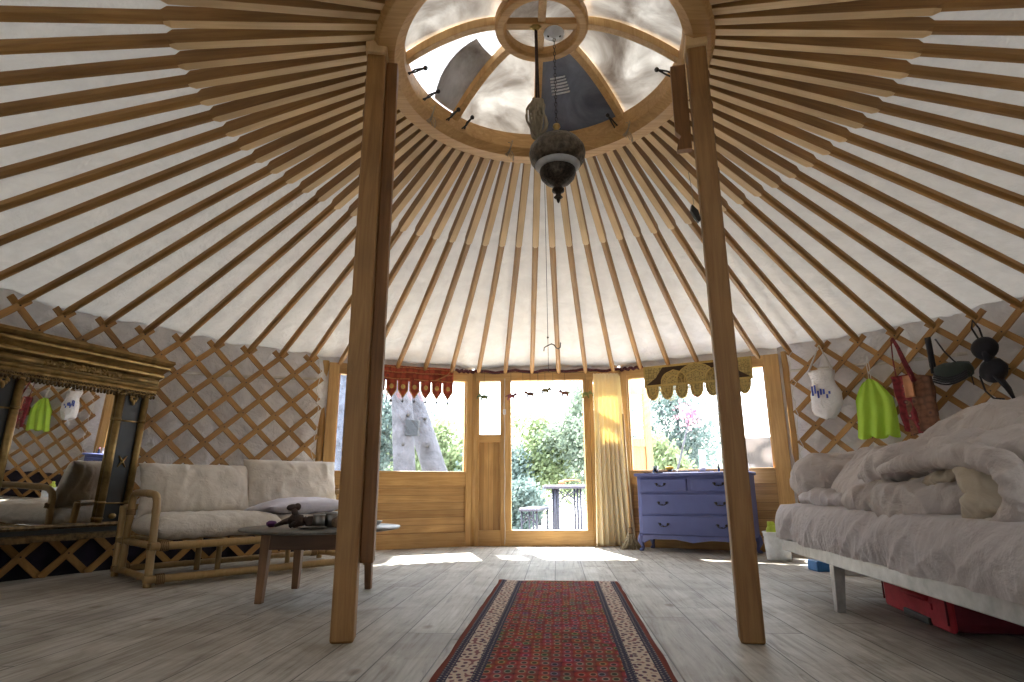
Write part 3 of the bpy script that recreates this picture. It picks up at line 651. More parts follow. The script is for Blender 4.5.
for x in (0, SL):
    for (y, z, ax) in ((0.02, .045, 0), (.02, .232, 0), (SD, .05, 0), (.56, .42, 1)):
        b = MB(); P = [(x+.0255*cos(q*2*pi/12), y+.0255*sin(q*2*pi/12), z-.018+.036*q/48) for q in range(49)]; b.tube(P, .0045, 6); b.build('binding', m_bambood, sf)
        if not ax:
            sx = 1 if x == 0 else -1; yy = 0 if y < .1 else y; b = MB(); P = [(x+sx*(.032+.05*q/60), yy+.0265*cos(q*2*pi/12), z+.0265*sin(q*2*pi/12)) for q in range(61)]; b.tube(P, .0045, 6); b.build('binding', m_bambood, sf)

def pillow(w_, d_, h_, ex=2.2, nu=90, nv=70, wr=.012, fr=5, seed=0, pinch=.05, plump=1, low=1.0, dirx=1, diry=1):
    b = MB()
    for sgn in (1, -1):
        def fn(u, v):
            x = 2*u-1; y = 2*v-1
            # denser at rims
            x = sin(x*pi/2); y = sin(y*pi/2)
            t_ = max(0, (1-abs(x)**ex)*(1-abs(y)**ex))**.5*plump
            px = x*w_/2*(1-pinch*(1-abs(x)**2)*0-pinch*(1-y*y)*.0-pinch*(1-abs(y))*0); py = y*d_/2
            px *= 1-pinch*(1-y*y)*abs(x); py *= 1-pinch*(1-x*x)*abs(y)
            wz = 1.3*wr*ridge(px*fr*dirx+seed, py*fr*diry+seed*1.7, sgn*.7)*min(1, t_*1.6)+wr*.45*ridge(px*fr*2.3*dirx+seed, py*fr*2.1*diry, sgn+3)*min(1, t_*2)
            z = sgn*h_/2*t_*(low if sgn < 0 else 1)+wz
            e = .006*nz(px*30+seed, py*30, 2)
            return V((px+e*(abs(x) > .97), py+e*(abs(y) > .97), z))
        if sgn > 0: b.grid(fn, nu, nv)
        else: b.grid(lambda u, v: fn(1-u, v), nu, nv)
    return b
def place(o, loc, rot): o.location = loc; o.rotation_euler = rot; return o
def w2(t_, p): return t_.matrix_basis @ V(p)
rz_s = sf.rotation_euler.z
def sofa_cush(name, b, m_, p, tilt, label, zrot=0):
    o = b.build(name, m_, weld=True); o.matrix_world = sf.matrix_basis @ (M.Translation(V(p)) @ M.Rotation(zrot, 4, 'Z') @ M.Rotation(tilt, 4, 'X')); return tag(o, label, 'cushion')
# seat and back cushions
sofa_cush('seat_cushion', pillow(.80, .66, .155, 7, wr=.008, fr=9, seed=2, pinch=.01), m_seat, (.415, .345, .330), 0, 'fluffy cream seat cushion on the left half of the sofa')
sofa_cush('seat_cushion', pillow(.66, .62, .13, 7, wr=.008, fr=6, seed=5, pinch=.01), m_white, (1.135, .35, .322), 0, 'cream seat cushion on the right half of the sofa, under the lilac pillow')
sofa_cush('lilac_pillow', pillow(.66, .46, .13, 2.2, wr=.008, fr=5, seed=8), m_lilacp, (1.05, .28, .430), R(-4), 'pale lilac pillow lying on the right sofa seat')
sofa_cush('back_cushion', pillow(.77, .38, .20, 3.2, wr=.014, fr=6, seed=11, diry=.7), m_white, (.41, .60, .565), R(74), 'cream back cushion at the left end of the sofa', R(1))
sofa_cush('back_cushion', pillow(.78, .41, .20, 3.2, wr=.011, fr=5, seed=15), m_white, (1.13, .59, .60), R(76), 'cream back cushion beside the window at the right end of the sofa', R(-2))

# ================================================================== LOW TABLE and what lies on it
tb = thing('low_table', 'low round dark wood table in front of the sofa', 'table', (-1.065, 3.45, 0), R(-2))
b = MB(); b.lathe([(0, .34), (.395, .34), (.425, .346), (.43, .352), (.427, .358), (0, .360)], n=64, closed=False); b.build('table_top', m_stonetop, tb)
b = MB()
for (x0, y0, x1, y1) in ((-.215, -.235, .215, -.235), (-.215, .235, .215, .235), (-.215, -.235, -.215, .235), (.215, -.235, .215, .235)):
    b = MB(); b.bar((x0, y0, .3), (x1, y1, .3), .024, .085); b.build('apron', m_tabr, tb, bevel=.003)
for sx in (-1, 1):
    for sy in (-1, 1):
        b = MB(); P = []
        for z, w_ in ((0, .018), (.34, .025)):
            cx_, cy_ = sx*(.205+.010*(1-z/.34)), sy*(.225+.01*(1-z/.34))
            P += [(cx_-w_, cy_-w_, z), (cx_+w_, cy_-w_, z), (cx_+w_, cy_+w_, z), (cx_-w_, cy_+w_, z)]
        b.add(P, [(0, 3, 2, 1), (4, 5, 6, 7)]+[(i, (i+1) % 4, 4+(i+1) % 4, 4+i) for i in range(4)]); b.build('leg', m_tabw, tb, bevel=.003)
TZ = .360
def ont(u, y, z=TZ):   # a spot on the table top seen at column u and depth y
    x = aty(u, 520, y).x; return V((x, y, z))
p = ont(297, 3.33); o = MB()
o.ball((0, 0, .035), (.05, .032, .035), 14, 10, lambda q: 1+.2*nz(q.x*3, q.y*3, q.z*3)); o.tube([(-.005, 0, .05), (-.012, 0, .075), (-.02, .0, .098)], [.022, .019, .018], 8)
o.ball((-.028, 0, .105), (.034, .018, .018), 12, 8, lambda q: 1+.15*nz(q.x*4, q.y*4, q.z*4)); o.ball((-.004, .004, .108), (.02, .015, .02), 10, 8)
o.tube([(-.03, 0, .04), (-.07, .0, .03), (-.12, .01, .010)], [.02, .014, .008], 8); o.tube([(.04, 0, .04), (.075, -.01, .03), (.085, -.01, .012)], [.02, .016, .01], 8)
o.ball((.075, .0, .03), (.036, .028, .03), 12, 8, lambda q: 1+.25*nz(q.x*3+4, q.y*3, q.z*3)); o.tube([(0, -.02, .03), (-.02, -.045, .008)], [.014, .01], 8)
o = o.build('carved_figure', m_drift); o.location = p; tag(o, 'dark carved wooden animal figure on the low table', 'figure')
p = ont(272, 3.42); b = MB(); b.ball((0, 0, .016), (.030, .024, .018), 14, 8, lambda q: 1+.2*nz(q.x*3, q.y*3, q.z*3)); o = b.build('purple_pouch', m_purple); o.location = p; tag(o, 'small purple pouch behind the carved figure on the low table', 'pouch')
p = ont(313, 3.50); b = MB(); b.ball((0, 0, .025), (.026, .022, .027), 12, 8, lambda q: 1+.2*nz(q.x*4, q.y*4, q.z*2)); o = b.build('purple_candle', m_purple); o.location = p; tag(o, 'small purple lump between the carved figure and the tin box on the low table', 'ornament')
def opentin(u, y, w_, h_, label, m_=m_steel):
    p = ont(u, y); t_ = thing('metal_tin', label, 'tin', p, R(12)); b = MB()
    b.lathe([(0, .002), (w_/2, .002), (w_/2, h_), (w_/2-.003, h_), (w_/2-.003, .006), (0, .006)], n=28, closed=False); b.build('body', m_, t_)
    b = MB(); b.lathe([(w_/2-.001, h_-.006), (w_/2+.003, h_-.003), (w_/2-.001, h_)], n=28); b.build('rim', m_wht, t_); return t_
opentin(319, 3.30, .062, .072, 'small grey metal tin at the left of the pair on the low table')
opentin(331, 3.36, .075, .078, 'shiny metal tin at the right of the pair on the low table')
p = ont(341, 3.24); b = MB(); b.ball((0, 0, .032), (.05, .036, .034), 16, 10, lambda q: 1+.1*sin(q.x*14)*.6); o = b.build('sea_shell', m_shellw); o.location = p; tag(o, 'streaked brown shell on the low table beside the left post', 'shell')
p = ont(313, 3.20); b = MB(); b.lathe([(0, .003), (.06, .003), (.072, .010), (.07, .013), (.058, .007), (0, .007)], n=28, closed=False); o = b.build('small_dish', m_stonetop); o.location = p; tag(o, 'flat grey dish in front of the tins on the low table', 'dish')
p = ont(379, 3.50); b = MB(); b.lathe([(0, .003), (.035, .003), (.055, .024), (.052, .026), (.033, .008), (0, .008)], n=28, closed=False); o = b.build('pale_bowl', m_enamel); o.location = V((-.80, 3.52, TZ)); tag(o, 'small pale bowl at the right edge of the low table behind the post', 'bowl')

# ================================================================== MIRROR
nm_ = V((.931, -.361, -.045)).normalized(); rt = V((.361, .931, 0)).normalized(); up_ = nm_.cross(rt); up_ = up_ if up_.z > 0 else -up_
P0 = V((-3.09, 3.93, .6))+rt*.11-up_*.6
mr = thing('gilded_mirror', 'large gilded mirror with heavy cornice leaning at the left lattice wall', 'mirror')
# local axes: x right, y into the wall, z up
mm = M((rt, -nm_, up_)).transposed().to_4x4(); mm.translation = P0+up_*.24; mr.matrix_world = mm
zl = lambda z: z-.24
b = MB(); b.span((-.325, .0, zl(.335)), (.325, .004, zl(1.275))); b.build('mirror_glass', m_mirror, mr)
b = MB(); b.span((-.56, .008, zl(.27)), (.56, .035, zl(1.34))); b.build('backing_board', m_tabr, mr)
for s_ in (-1, 1):
    b = MB(); b.span((s_*.36, -.012, zl(.35)), (s_*.50, .008, zl(1.29))); b.build('black_panel', m_blackp, mr)
    for x, r in ((.335, .024), (.525, .024)):
        b = MB(); b.tube([(s_*x, -.018, zl(.345)), (s_*x, -.018, zl(1.285))], r, 14)
        for z in (.37, .48, 1.07, 1.26): b.lathe([(r, -.012), (r+.005, 0), (r, .012)], (s_*x, -.018, zl(z)), 14)
        b.build('column', m_gold, mr)
    for z in (.475, 1.065): MB().tube([(s_*.35, -.018, zl(z)), (s_*.51, -.018, zl(z))], .006, 6).build('gilt_bar', m_gold, mr)
    b = MB()
    for d in (1, -1): b.tube([(s_*.43-.03, -.018, zl(.77)-d*.04), (s_*.43, -.02, zl(.77)), (s_*.43+.03, -.018, zl(.77)+d*.04)], [.004, .009, .004], 6)
    b.build('gilt_cross', m_gold, mr); b = MB()
    for q in range(7): a = q*2*pi/7; b.ball((s_*.43+.022*cos(a), -.02, zl(1.235)+.02*sin(a)), (.014, .01, .014), 8, 6)
    b.ball((s_*.43, -.024, zl(1.20)), (.012, .01, .02), 8, 6); b.build('gilt_rosette', m_gold, mr)
    MB().ball((s_*.43, -.02, zl(.385)), (.03, .01, .02), 8, 6).build('gilt_boss', m_gold, mr)
# bottom moulding
b = MB(); b.prism([(-.04, zl(.24)), (.02, zl(.24)), (.02, zl(.345)), (-.025, zl(.345)), (-.032, zl(.33)), (-.02, zl(.315)), (-.02, zl(.285)), (-.04, zl(.275))], -.565, .565, lambda y, x, z: (x, y, z)); b.build('bottom_moulding', m_goldd, mr)
b = MB(); b.span((-.54, -.024, zl(.285)), (.54, -.012, zl(.315))); b.build('black_strip', m_blackp, mr)
# cornice: stepped mouldings growing outwards
prof = [(.03, 1.27), (-.03, 1.27), (-.035, 1.285), (-.045, 1.29), (-.05, 1.305), (-.045, 1.315), (-.055, 1.325), (-.062, 1.34), (-.05, 1.35), (-.05, 1.40), (-.065, 1.41), (-.078, 1.42), (-.08, 1.435), (-.07, 1.445), (-.09, 1.465), (-.115, 1.48), (-.118, 1.495), (-.105, 1.505), (-.125, 1.515), (-.14, 1.53), (-.135, 1.55), (.03, 1.55)]
b = MB(); pr2 = [(y, zl(z)) for y, z in prof]; P = []
for s_ in (-1, 1):
    for y, z in pr2:
        ext = .575+max(0, -y-.03)*.55; P.append((s_*ext, y, z))
n = len(pr2); b.add(P, [tuple(range(n)), tuple(reversed(range(n, 2*n)))]+[(i, (i+1) % n, n+(i+1) % n, n+i) for i in range(n)])
co = b.build('cornice', m_gold, mr)
b = MB(); random.seed(5)
for q in range(-46, 47): b.ball((q*.0125, -.047, zl(1.283)+.004*(q % 2)), (.007, .008, .008), 6, 5)
for q in range(-24, 25): b.ball((q*.024, -.036, zl(1.262)-.006*abs(sin(q*1.3))), (.011, .010, .014), 6, 5)
b.build('carved_beading', m_goldd, co)
for s_ in (-1, 1): MB().tube([(s_*.56, -.062, zl(1.375)), (s_*.26, -.062, zl(1.375))], .021, 10).build('rounded_moulding', m_gold, co)
b = MB(); b.tube([(-.26, -.065, zl(1.375)), (.26, -.065, zl(1.375))], .018, 10)
for q in range(70):
    x = random.uniform(-.25, .25); b.ball((x, -.08, zl(1.378)+random.uniform(-.022, .024)*(1-.4*abs(x)/.25)), (random.uniform(.006, .016), .010, random.uniform(.006, .014)), 6, 5)
b.build('scroll_carving', m_gold, co)

# ================================================================== DRESSER
dr = thing('chest_of_drawers', 'lilac blue chest of drawers under the right window', 'dresser', (1.18, 5.79, 0), R(-33))
DW, DD = 1.0, .33
def profq(pts): return pts
b = MB(); b.prism([(-.015, -.02), (DW+.015, -.02), (DW+.02, 0), (DW+.02, DD), (-.02, DD), (-.02, 0)], .672, .70, lambda x, z, y: (x, y, z)); b.build('top', m_dblue, dr, bevel=.006)
b = MB(); b.span((.0, .012, .135), (DW, DD, .672)); b.build('carcass', m_dblue, dr, bevel=.006)
def handle(par, x, z):
    b = MB()
    for s_ in (-1, 1):
        b.ball((x+s_*.036, -.010, z), (.012, .007, .012), 8, 6)
        b.tube([(x+s_*.036, -.016, z), (x+s_*.034, -.022, z-.012), (x+s_*.016, -.024, z-.020), (x, -.024, z-.016)], .0036, 6)
        b.tube([(x+s_*.036, -.010, z+.004), (x+s_*.05, -.010, z+.010), (x+s_*.054, -.010, z)], .003, 5)
    b.ball((x, -.024, z-.018), (.008, .006, .007), 8, 6); b.build('handle', m_iron, par)
for x0, x1, z0, z1, hs in ((.035, .478, .535, .645, (.235,)), (.522, .965, .535, .645, (.765,)), (.035, .965, .335, .510, (.245, .765)), (.035, .965, .150, .318, (.245, .765))):
    b = MB(); b.span((x0, -.006, z0), (x1, .02, z1)); d_ = b.build('drawer', m_dblued, dr, bevel=.006)
    for hx in hs: handle(d_, hx, (z0+z1)/2+.008)
b = MB(); ap = [(0, .145), (DW, .145), (DW, .075), (DW-.05, .075), (DW-.10, .105), (DW*.66, .112), (DW*.55, .095), (DW*.5, .085), (DW*.45, .095), (DW*.34, .112), (.10, .105), (.05, .075), (0, .075)]
b.prism(ap, -.002, .018); b.build('apron', m_dblue, dr, bevel=.003)
def cab(x, y, sx, sy):
    P = [(0, .15), (.010, .12), (.016, .09), (.006, .055), (-.002, .03), (.006, .014), (.016, .006)]; rs = [.028, .03, .028, .018, .013, .018, .02]
    b = MB(); b.tube([(x+sx*o_, y+sy*o_, z) for o_, z in P]+[(x+sx*.018, y+sy*.018, 0)], rs+[.018], 10); b.build('leg', m_dblue, dr)
cab(.02, .03, -1, -1); cab(DW-.02, .03, 1, -1); cab(.02, DD-.03, -1, 1); cab(DW-.02, DD-.03, 1, 1)
def ond(x, y): return w2(dr, (x, y, .70))
def item(name, b, m_, x, y, label, cat, rz=0):
    o = b.build(name, m_); o.location = ond(x, y); o.rotation_euler = (0, 0, R(-33)+rz); return tag(o, label, cat)
gl = thing('drinking_glass', 'short glass tumbler at the left end of the blue dresser top', 'glass', ond(.15, .12))
b = MB(); b.lathe([(0, .002), (.026, .002), (.03, .07), (.028, .07), (.024, .008), (0, .008)], n=24, closed=False); b.build('glass', m_cup, gl); b = MB(); b.lathe([(0, .008), (.0235, .008), (.025, .045), (0, .045)], n=20, closed=False); b.build('contents', m_dkglass, gl)
item('small_saucer', MB().lathe([(0, .002), (.03, .002), (.045, .012), (.03, .008), (0, .007)], n=20, closed=False), m_shellw, .065, .13, 'small brown saucer at the left corner of the blue dresser top', 'dish')
item('tray', MB().span((-.09, -.05, .002), (.09, .05, .014)), m_drift, .27, .10, 'flat dark tray near the left end of the blue dresser top', 'tray', .1)
sp_ = thing('sponge_holder', 'yellow sponge in a dark cup on the blue dresser top', 'sponge', ond(.275, .17), R(-33))
MB().lathe([(0, .002), (.02, .002), (.026, .035), (0, .035)], n=16, closed=False).build('cup', m_dkglass, sp_); MB().ball((0, 0, .05), (.042, .022, .018), 12, 8, lambda q: 1+.15*nz(q.x*5, q.y*5, q.z*5)).build('sponge', m_yel, sp_)
item('hairbrush', MB().tube([(-.09, 0, .03), (-.03, 0, .014), (.03, 0, .012), (.06, 0, .012)], [.006, .008, .016, .006], 8, flat=.6), m_dkglass, .42, .12, 'curved dark hairbrush lying on the blue dresser top', 'brush', .1)
item('paper_pad', MB().span((-.09, -.05, .002), (.09, .05, .012)), m_tabot, .60, .10, 'grey paper pad on the middle of the blue dresser top', 'pad', -.05)
item('ring_bowl', MB().lathe([(0, .014), (.02, .014), (.036, .035), (.02, .045), (0, .05)], n=20, closed=False), m_lilacp, .60, .12, 'small domed lilac bowl on the blue dresser top', 'bowl')
item('paper_sheet', MB().span((-.16, -.04, .001), (.16, .04, .005)), m_wht, .42, .05, 'white paper lying along the front of the blue dresser top', 'paper')
def bottle(x, y, h_, r, label, m_=m_dkglass, cap=m_wht):
    t_ = thing('cosmetic_bottle', label, 'bottle', ond(x, y)); b = MB(); b.lathe([(0, .001), (r, .001), (r, h_*.62), (r*.5, h_*.75), (r*.5, h_*.8), (0, h_*.8)], n=16, closed=False); b.build('body', m_, t_)
    b = MB(); b.lathe([(0, h_), (r*.55, h_), (r*.55, h_*.8), (0, h_*.8)], n=14, closed=False); b.build('cap', cap, t_)
bottle(.745, .12, .075, .010, 'tall thin dark bottle on the right half of the blue dresser top', m_dkglass, m_dkglass)
bottle(.80, .13, .035, .016, 'squat dark jar next to the thin bottle on the dresser top', m_dkglass)
bottle(.845, .14, .04, .010, 'tiny pale bottle next to the squat jar on the dresser top', m_wht)
bottle(.91, .14, .085, .018, 'dark bottle with a pink cap near the right end of the dresser top', m_dkglass, m_pink)
item('toiletry_box', MB().span((-.10, -.02, .001), (.10, .03, .085)), m_wht, .87, .27, 'white box standing at the back right of the blue dresser top', 'box')

# broom behind the dresser
bx = aty(634, 545, 5.95); br = thing('straw_broom', 'straw broom standing between the curtain and the blue dresser', 'broom', (1.10, 5.90, 0))
b = MB(); b.tube([(0.02, 0, .16), (.03, .14, 1.30)], .011, 8); b.build('handle', m_fz, br)
b = MB(); random.seed(9)
for q in range(150):
    a = random.uniform(-1, 1); c = random.uniform(-1, 1); b.tube([(.02+a*.012, .0+c*.012, .19), (.02+a*.045, c*.03, .09), (.02+a*.10+random.uniform(-.01, .01), c*.055, .003)], [.003, .003, .0015], 4)
tag(b.build('bristles', m_straw, br), None, kind='stuff')
b = MB(); b.tube([(.02, 0, .14), (.02, .005, .2)], [.03, .018], 10); b.build('binding', m_bambood, br)

# ================================================================== CURTAIN
def seg_local(P, Q): 
    e = (Q-P).normalized(); n_ = V((-e.y, e.x)); return lambda x, y, z: V((P.x+e.x*x+n_.x*y, P.y+e.y*x+n_.y*y, z))
LD = seg_local(KB, KC); LA = seg_local(KA, KB); LC = seg_local(KC, KD)
b = MB()
def curt(u, v):
    z = .012+1.74*v; q = v**.8; xl = 1.245+.035*q; xr = 1.64-.085*q-.02*(v > .98); amp = .030-.012*q
    fold = sin(u*2*pi*7+1.2*sin(v*2.3)+.7*nz(u*3, v*2))
    x = xl+(xr-xl)*u+.012*sin(u*2*pi*7+.9); y = -.085-amp*fold-.02*(1-v)*sin(u*9); return LD(x, y-.01, z)
b.grid(curt, 150, 50); ct = b.build('curtain', m_curt, solid=.002); tag(ct, 'long pale yellow curtain gathered at the right side of the doorway', 'curtain')

# ================================================================== VALANCES
def red_valance():
    t_ = thing('red_valance', 'red embroidered valance with pointed tabs over the left window', 'valance', LA(.2, -.05, 1.45), atan2((KB-KA).y, (KB-KA).x))
    W = 1.07
    b = MB(); b.grid(lambda u, v: V((W*u, -.012+.006*sin(u*40)*v, .20+.165*(1-v)-.012*(1-v)*sin(pi*u)*.6+.0*u)), 60, 6); b.build('band', m_redemb, t_, solid=.006)
    b = MB()
    for z0 in (.215, .285, .335): b.grid(lambda u, v: V((W*u, -.020-.004*sin(u*30), z0+.010*v+.004*sin(u*25))), 60, 1)
    b.build('braid', m_redemb2, t_, solid=.003)
    b = MB(); b.tube([(W-.20, -.03, .22), (W-.08, -.034, .28), (W-.01, -.03, .36)], [.02, .018, .012], 8, flat=.4); b.build('drape', m_redemb2, t_)
    n = 9; tw = W/n
    for i in range(n):
        x0 = i*tw; b = MB(); b.prism([(x0+.004, .205), (x0+tw-.004, .205), (x0+tw-.006, .10), (x0+tw/2, .018), (x0+.006, .10)], -.016, -.010); o = b.build('pointed_tab', m_redemb, t_)
        xm = x0+tw/2; b = MB(); b.tube([(x0+.010, -.0175, .195), (x0+.012, -.0175, .104), (xm, -.0175, .028), (x0+tw-.012, -.0175, .104), (x0+tw-.010, -.0175, .195)], .0035, 5); b.ball((xm, -.017, .14), (.022, .004, .026), 10, 6); b.build('gold_trim', m_goldpip, o)
        b = MB(); b.tube([(x0+tw/2, -.013, .018), (x0+tw/2, -.013, .0)], .002, 5); b.ball((x0+tw/2, -.013, -.010), (.013, .012, .016), 8, 6); b.build('tassel', m_blkcord, o)
    for z in (.17, .10):
        b = MB(); b.tube([(W, -.013, z+.03), (W+.012, -.013, z)], .002, 5); b.ball((W+.014, -.013, z-.008), (.008, .008, .011), 8, 6); b.build('tassel', m_blkcord, t_)
red_valance()
def gold_valance():
    t_ = thing('gold_valance', 'gold and dark brown embroidered valance with rounded scallops over the right window', 'valance', LC(.29, -.055, 1.41), atan2((KD-KC).y, (KD-KC).x))
    W, z0, z1 = 1.06, .165, .385
    b = MB(); b.span((0, -.008, z0), (W, .0, z1)); b.build('band', m_golddk, t_)
    b = MB(); b.span((0, -.013, z0), (W, -.006, z0+.022)); b.span((0, -.013, z1-.022), (W, -.006, z1)); b.span((0, -.013, z0), (.018, -.006, z1)); b.span((W-.018, -.013, z0), (W, -.006, z1)); b.build('gold_border', m_goldpip, t_)
    MB().prism([(.015, z0+.02), (.015, z1-.02), (.20, z1-.02), (.12, z0+.09)], -.012, -.006).build('corner_panel', m_goldemb, t_); MB().prism([(W-.015, z0+.02), (W-.12, z0+.09), (W-.20, z1-.02), (W-.015, z1-.02)], -.012, -.006).build('corner_panel', m_goldemb, t_)
    def oni(cx_, w_, h_):
        P = [(cx_-w_, z0+.02)]
        for q in range(1, 12):
            a = pi*q/12; x = cx_-w_*cos(a); z = z0+.02+h_*(sin(a)**.8)*(1 if abs(q-6) > 0 else 1.08); P.append((x, z))
        return P+[(cx_+w_, z0+.02)]
    for cx_, w_, h_, m_ in ((.31, .13, .13, m_goldemb), (.75, .13, .13, m_goldemb), (.53, .19, .18, m_goldemb)):
        b = MB(); b.prism(oni(cx_, w_, h_), -.017, -.008); o = b.build('arch_motif', m_, t_)
        b = MB(); pts = [V((x, -.018, z)) for x, z in oni(cx_, w_, h_)]; b.tube(pts, .006, 6); b.tube([V((cx_+(p.x-cx_)*.62, -.02, z0+.02+(p.z-z0-.02)*.62)) for p in pts], .005, 6); b.build('gold_braid', m_goldpip, o)
    n = 7
    for i in range(n):
        cx_ = .085+i*(W-.17)/(n-1); w_ = .062; P = [(cx_-w_, z0+.004)]+[(cx_-w_*cos(a), z0-.01-.125*sin(a)**.9) for a in [pi*q/12 for q in range(1, 12)]]+[(cx_+w_, z0+.004)]
        b = MB(); b.prism(P, -.012, -.004); o = b.build('scallop', m_goldemb, t_)
        b = MB(); b.tube([V((x, -.012, z)) for x, z in P], .005, 6); b.tube([V((cx_+(x-cx_)*.55, -.014, z0-.012+(z-z0)*.55)) for x, z in P], .004, 5); b.build('gold_braid', m_goldpip, o)
        if i < n-1: b = MB(); xm = cx_+(W-.17)/(n-1)/2; b.tube([(xm, -.008, z0), (xm, -.008, z0-.05)], [.004, .008], 6); b.build('tassel', m_goldpip, t_)
gold_valance()

# ================================================================== GARLAND
cols_ = [(.12, .16, .07), (.30, .10, .12), (.16, .09, .06), (.18, .15, .07), (.20, .09, .07), (.25, .28, .10)]
locs = [(.12, 1.585, 'mossy green toy animal hanging in the left sidelight'), (.408, 1.590, 'dusty pink toy animal hanging at the left edge of the doorway'), (.615, 1.61, 'small brown toy animal hanging second from the left in the doorway'), (.775, 1.645, 'olive toy animal hanging highest, near the doorway centre'), (.985, 1.615, 'russet toy animal hanging right of the doorway centre'), (1.205, 1.60, 'lime green toy animal hanging against the right door post')]
b = MB(); b.tube([LD(.03+i*(1.33-.03)/20, -.055, 1.79-.0-.05*sin(pi*((i*3) % 20)/20)*.35) for i in range(21)], .0022, 5)
tag(b.build('garland_string', m_blkcord), 'thin string of a garland strung along the top of the doorway', 'string')
for i, (x, z, lb) in enumerate(locs):
    t_ = thing('hanging_toy', lb, 'ornament', LD(x, -.06, z-.11), 0); t_.scale = (1.55, 1.55, 1.55); m_ = plain('toy cloth', cols_[i], .9); s_ = 1 if i % 2 else -1
    b = MB(); b.ball((0, 0, .032), (.026, .012, .014), 10, 7); b.ball((s_*.030, 0, .042), (.012, .010, .012), 8, 6); b.tube([(s_*.038, 0, .040), (s_*.048, 0, .030), (s_*.048, 0, .018)], [.006, .004, .003], 6)
    for lx in (-.016, .016): b.tube([(lx, .005, .028), (lx*1.3, .006, .004)], [.007, .005], 6); b.tube([(lx, -.005, .028), (lx*1.3, -.006, .004)], [.007, .005], 6)
    b.tube([(-s_*.024, 0, .036), (-s_*.038, 0, .026)], [.004, .003], 5); b.build('toy_body', m_, t_)
    b = MB(); b.tube([(0, 0, .045), (0, 0, (1.785-z+.11)/1.55)], .0009, 4); b.build('thread', m_blkcord, t_)
    if i in (2, 3): 
        for dx, dz in ((-.05, .06), (.055, .05)): MB().ball((dx, 0, dz), .007, 8, 6).tube([(dx, 0, dz), (dx, 0, (1.785-z+.11)/1.55)], .0007, 4).build('bead', m_blkcord, t_)
# electric cord with switch on the door frame
cs = thing('cord_switch', 'white electric cord with an inline switch on the left door post', 'cord', LD(.338, -.045, 0)); 
b = MB(); b.tube([(.004*sin(i*1.1), -.004, .02+i*.0895) for i in range(20)], .0042, 6); b.build('cord', m_cord, cs); b = MB(); b.box((0, -.012, 1.36), (.03, .022, .055)); b.build('switch', m_wht, cs, bevel=.005)
for az, lb in ((-33.9, 'white rope lashing along the lattice edge beside the left window'), (41.3, 'white rope lashing along the lattice edge beside the right window')):
    b = MB(); b.tube([pol(az+.18*sin(i*2.1)+(.5 if i % 5 == 0 else 0)*(1 if az > 0 else -1), 3.62, .05+i*.0575) for i in range(31)], .0032, 6)
    tag(b.build('lashing_cord', m_cord), lb, 'cord')

# ================================================================== HANGING BAGS (right lattice)
def onwall(u, v, r=3.60):
    d = _f+CR*((u-512)/F_PX)-CU*((v-341)/F_PX); ox, oy = -X0, -Y0
    a = d.x**2+d.y**2; b_ = 2*(ox*d.x+oy*d.y); c_ = ox*ox+oy*oy-r*r; t_ = (-b_+math.sqrt(b_*b_-4*a*c_))/2/a
    return V((0, 0, .55))+d*t_
def wthing(name, label, cat, u, v, r=3.60, k=1):
    p = onwall(u, v, r); az = atan2(p.x-X0, p.y-Y0); t_ = thing(name, label, cat, p, -az); t_.scale = (k, k, k); return t_, p   # local x = rightwards, y = outwards
sc_ = lambda p: (p-V((0, 0, .55))).dot(_f)/F_PX    # metres per pixel there
# plastic bag
t_, p = wthing('plastic_bag', 'white plastic carrier bag with a blue mark hanging left of the green bag', 'bag', 828, 402, k=1.12); k = sc_(p)*1.12
def bagf(widths, hs, dep=.045, sd=1, wr=.01):
    b = MB(); n = 36
    def fn(u, v):
        z = hs[0]+(hs[-1]-hs[0])*v; i = min(len(hs)-2, max(0, sum(1 for h in hs[1:-1] if z >= h))); f = (z-hs[i])/(hs[i+1]-hs[i]); 
        l = widths[i][0]*(1-f)+widths[i+1][0]*f; r = widths[i][1]*(1-f)+widths[i+1][1]*f; a = 2*pi*u; c = (l+r)/2; h_ = (r-l)/2
        rr = 1+wr*20*nz(cos(a)*2+sd, sin(a)*2, z*12)*.5; pr_ = min(1, (r-l)/.06)
        return V((c+h_*cos(a)*rr, -dep/2+dep*sin(a)*rr*pr_+.0, z+wr*nz(cos(a)*3, sin(a)*3, sd)))
    b.grid(fn, n, 34); return b
b = bagf([(-.02, .03), (-.10, .08), (-.125, .12), (-.11, .115), (-.09, .075), (-.125, .085), (-.09, .05)], [0, .04, .12, .22, .32, .40, .405], .05, 1)
b.v = [(x*.95, y, z*.95-.135) for x, y, z in b.v]; b.build('bag_body', m_plastic, t_)
b = MB(); b.tube([(-.11, -.03, .24), (-.05, -.02, .36), (-.012, 0, .46)], [.020, .014, .007], 8, flat=.4); b.tube([(.075, -.03, .22), (.035, -.02, .34), (-.01, 0, .46)], [.020, .014, .007], 8, flat=.4); b.build('bag_handle', m_plastic, t_)
b = MB()
for q in range(7): b.box((-.075+q*.020, -.082-.004*sin(q), .085-q*.006+.02*sin(q*2.2)), (.013, .004, .075-.009*q))
b.build('blue_print', m_bluem, t_)
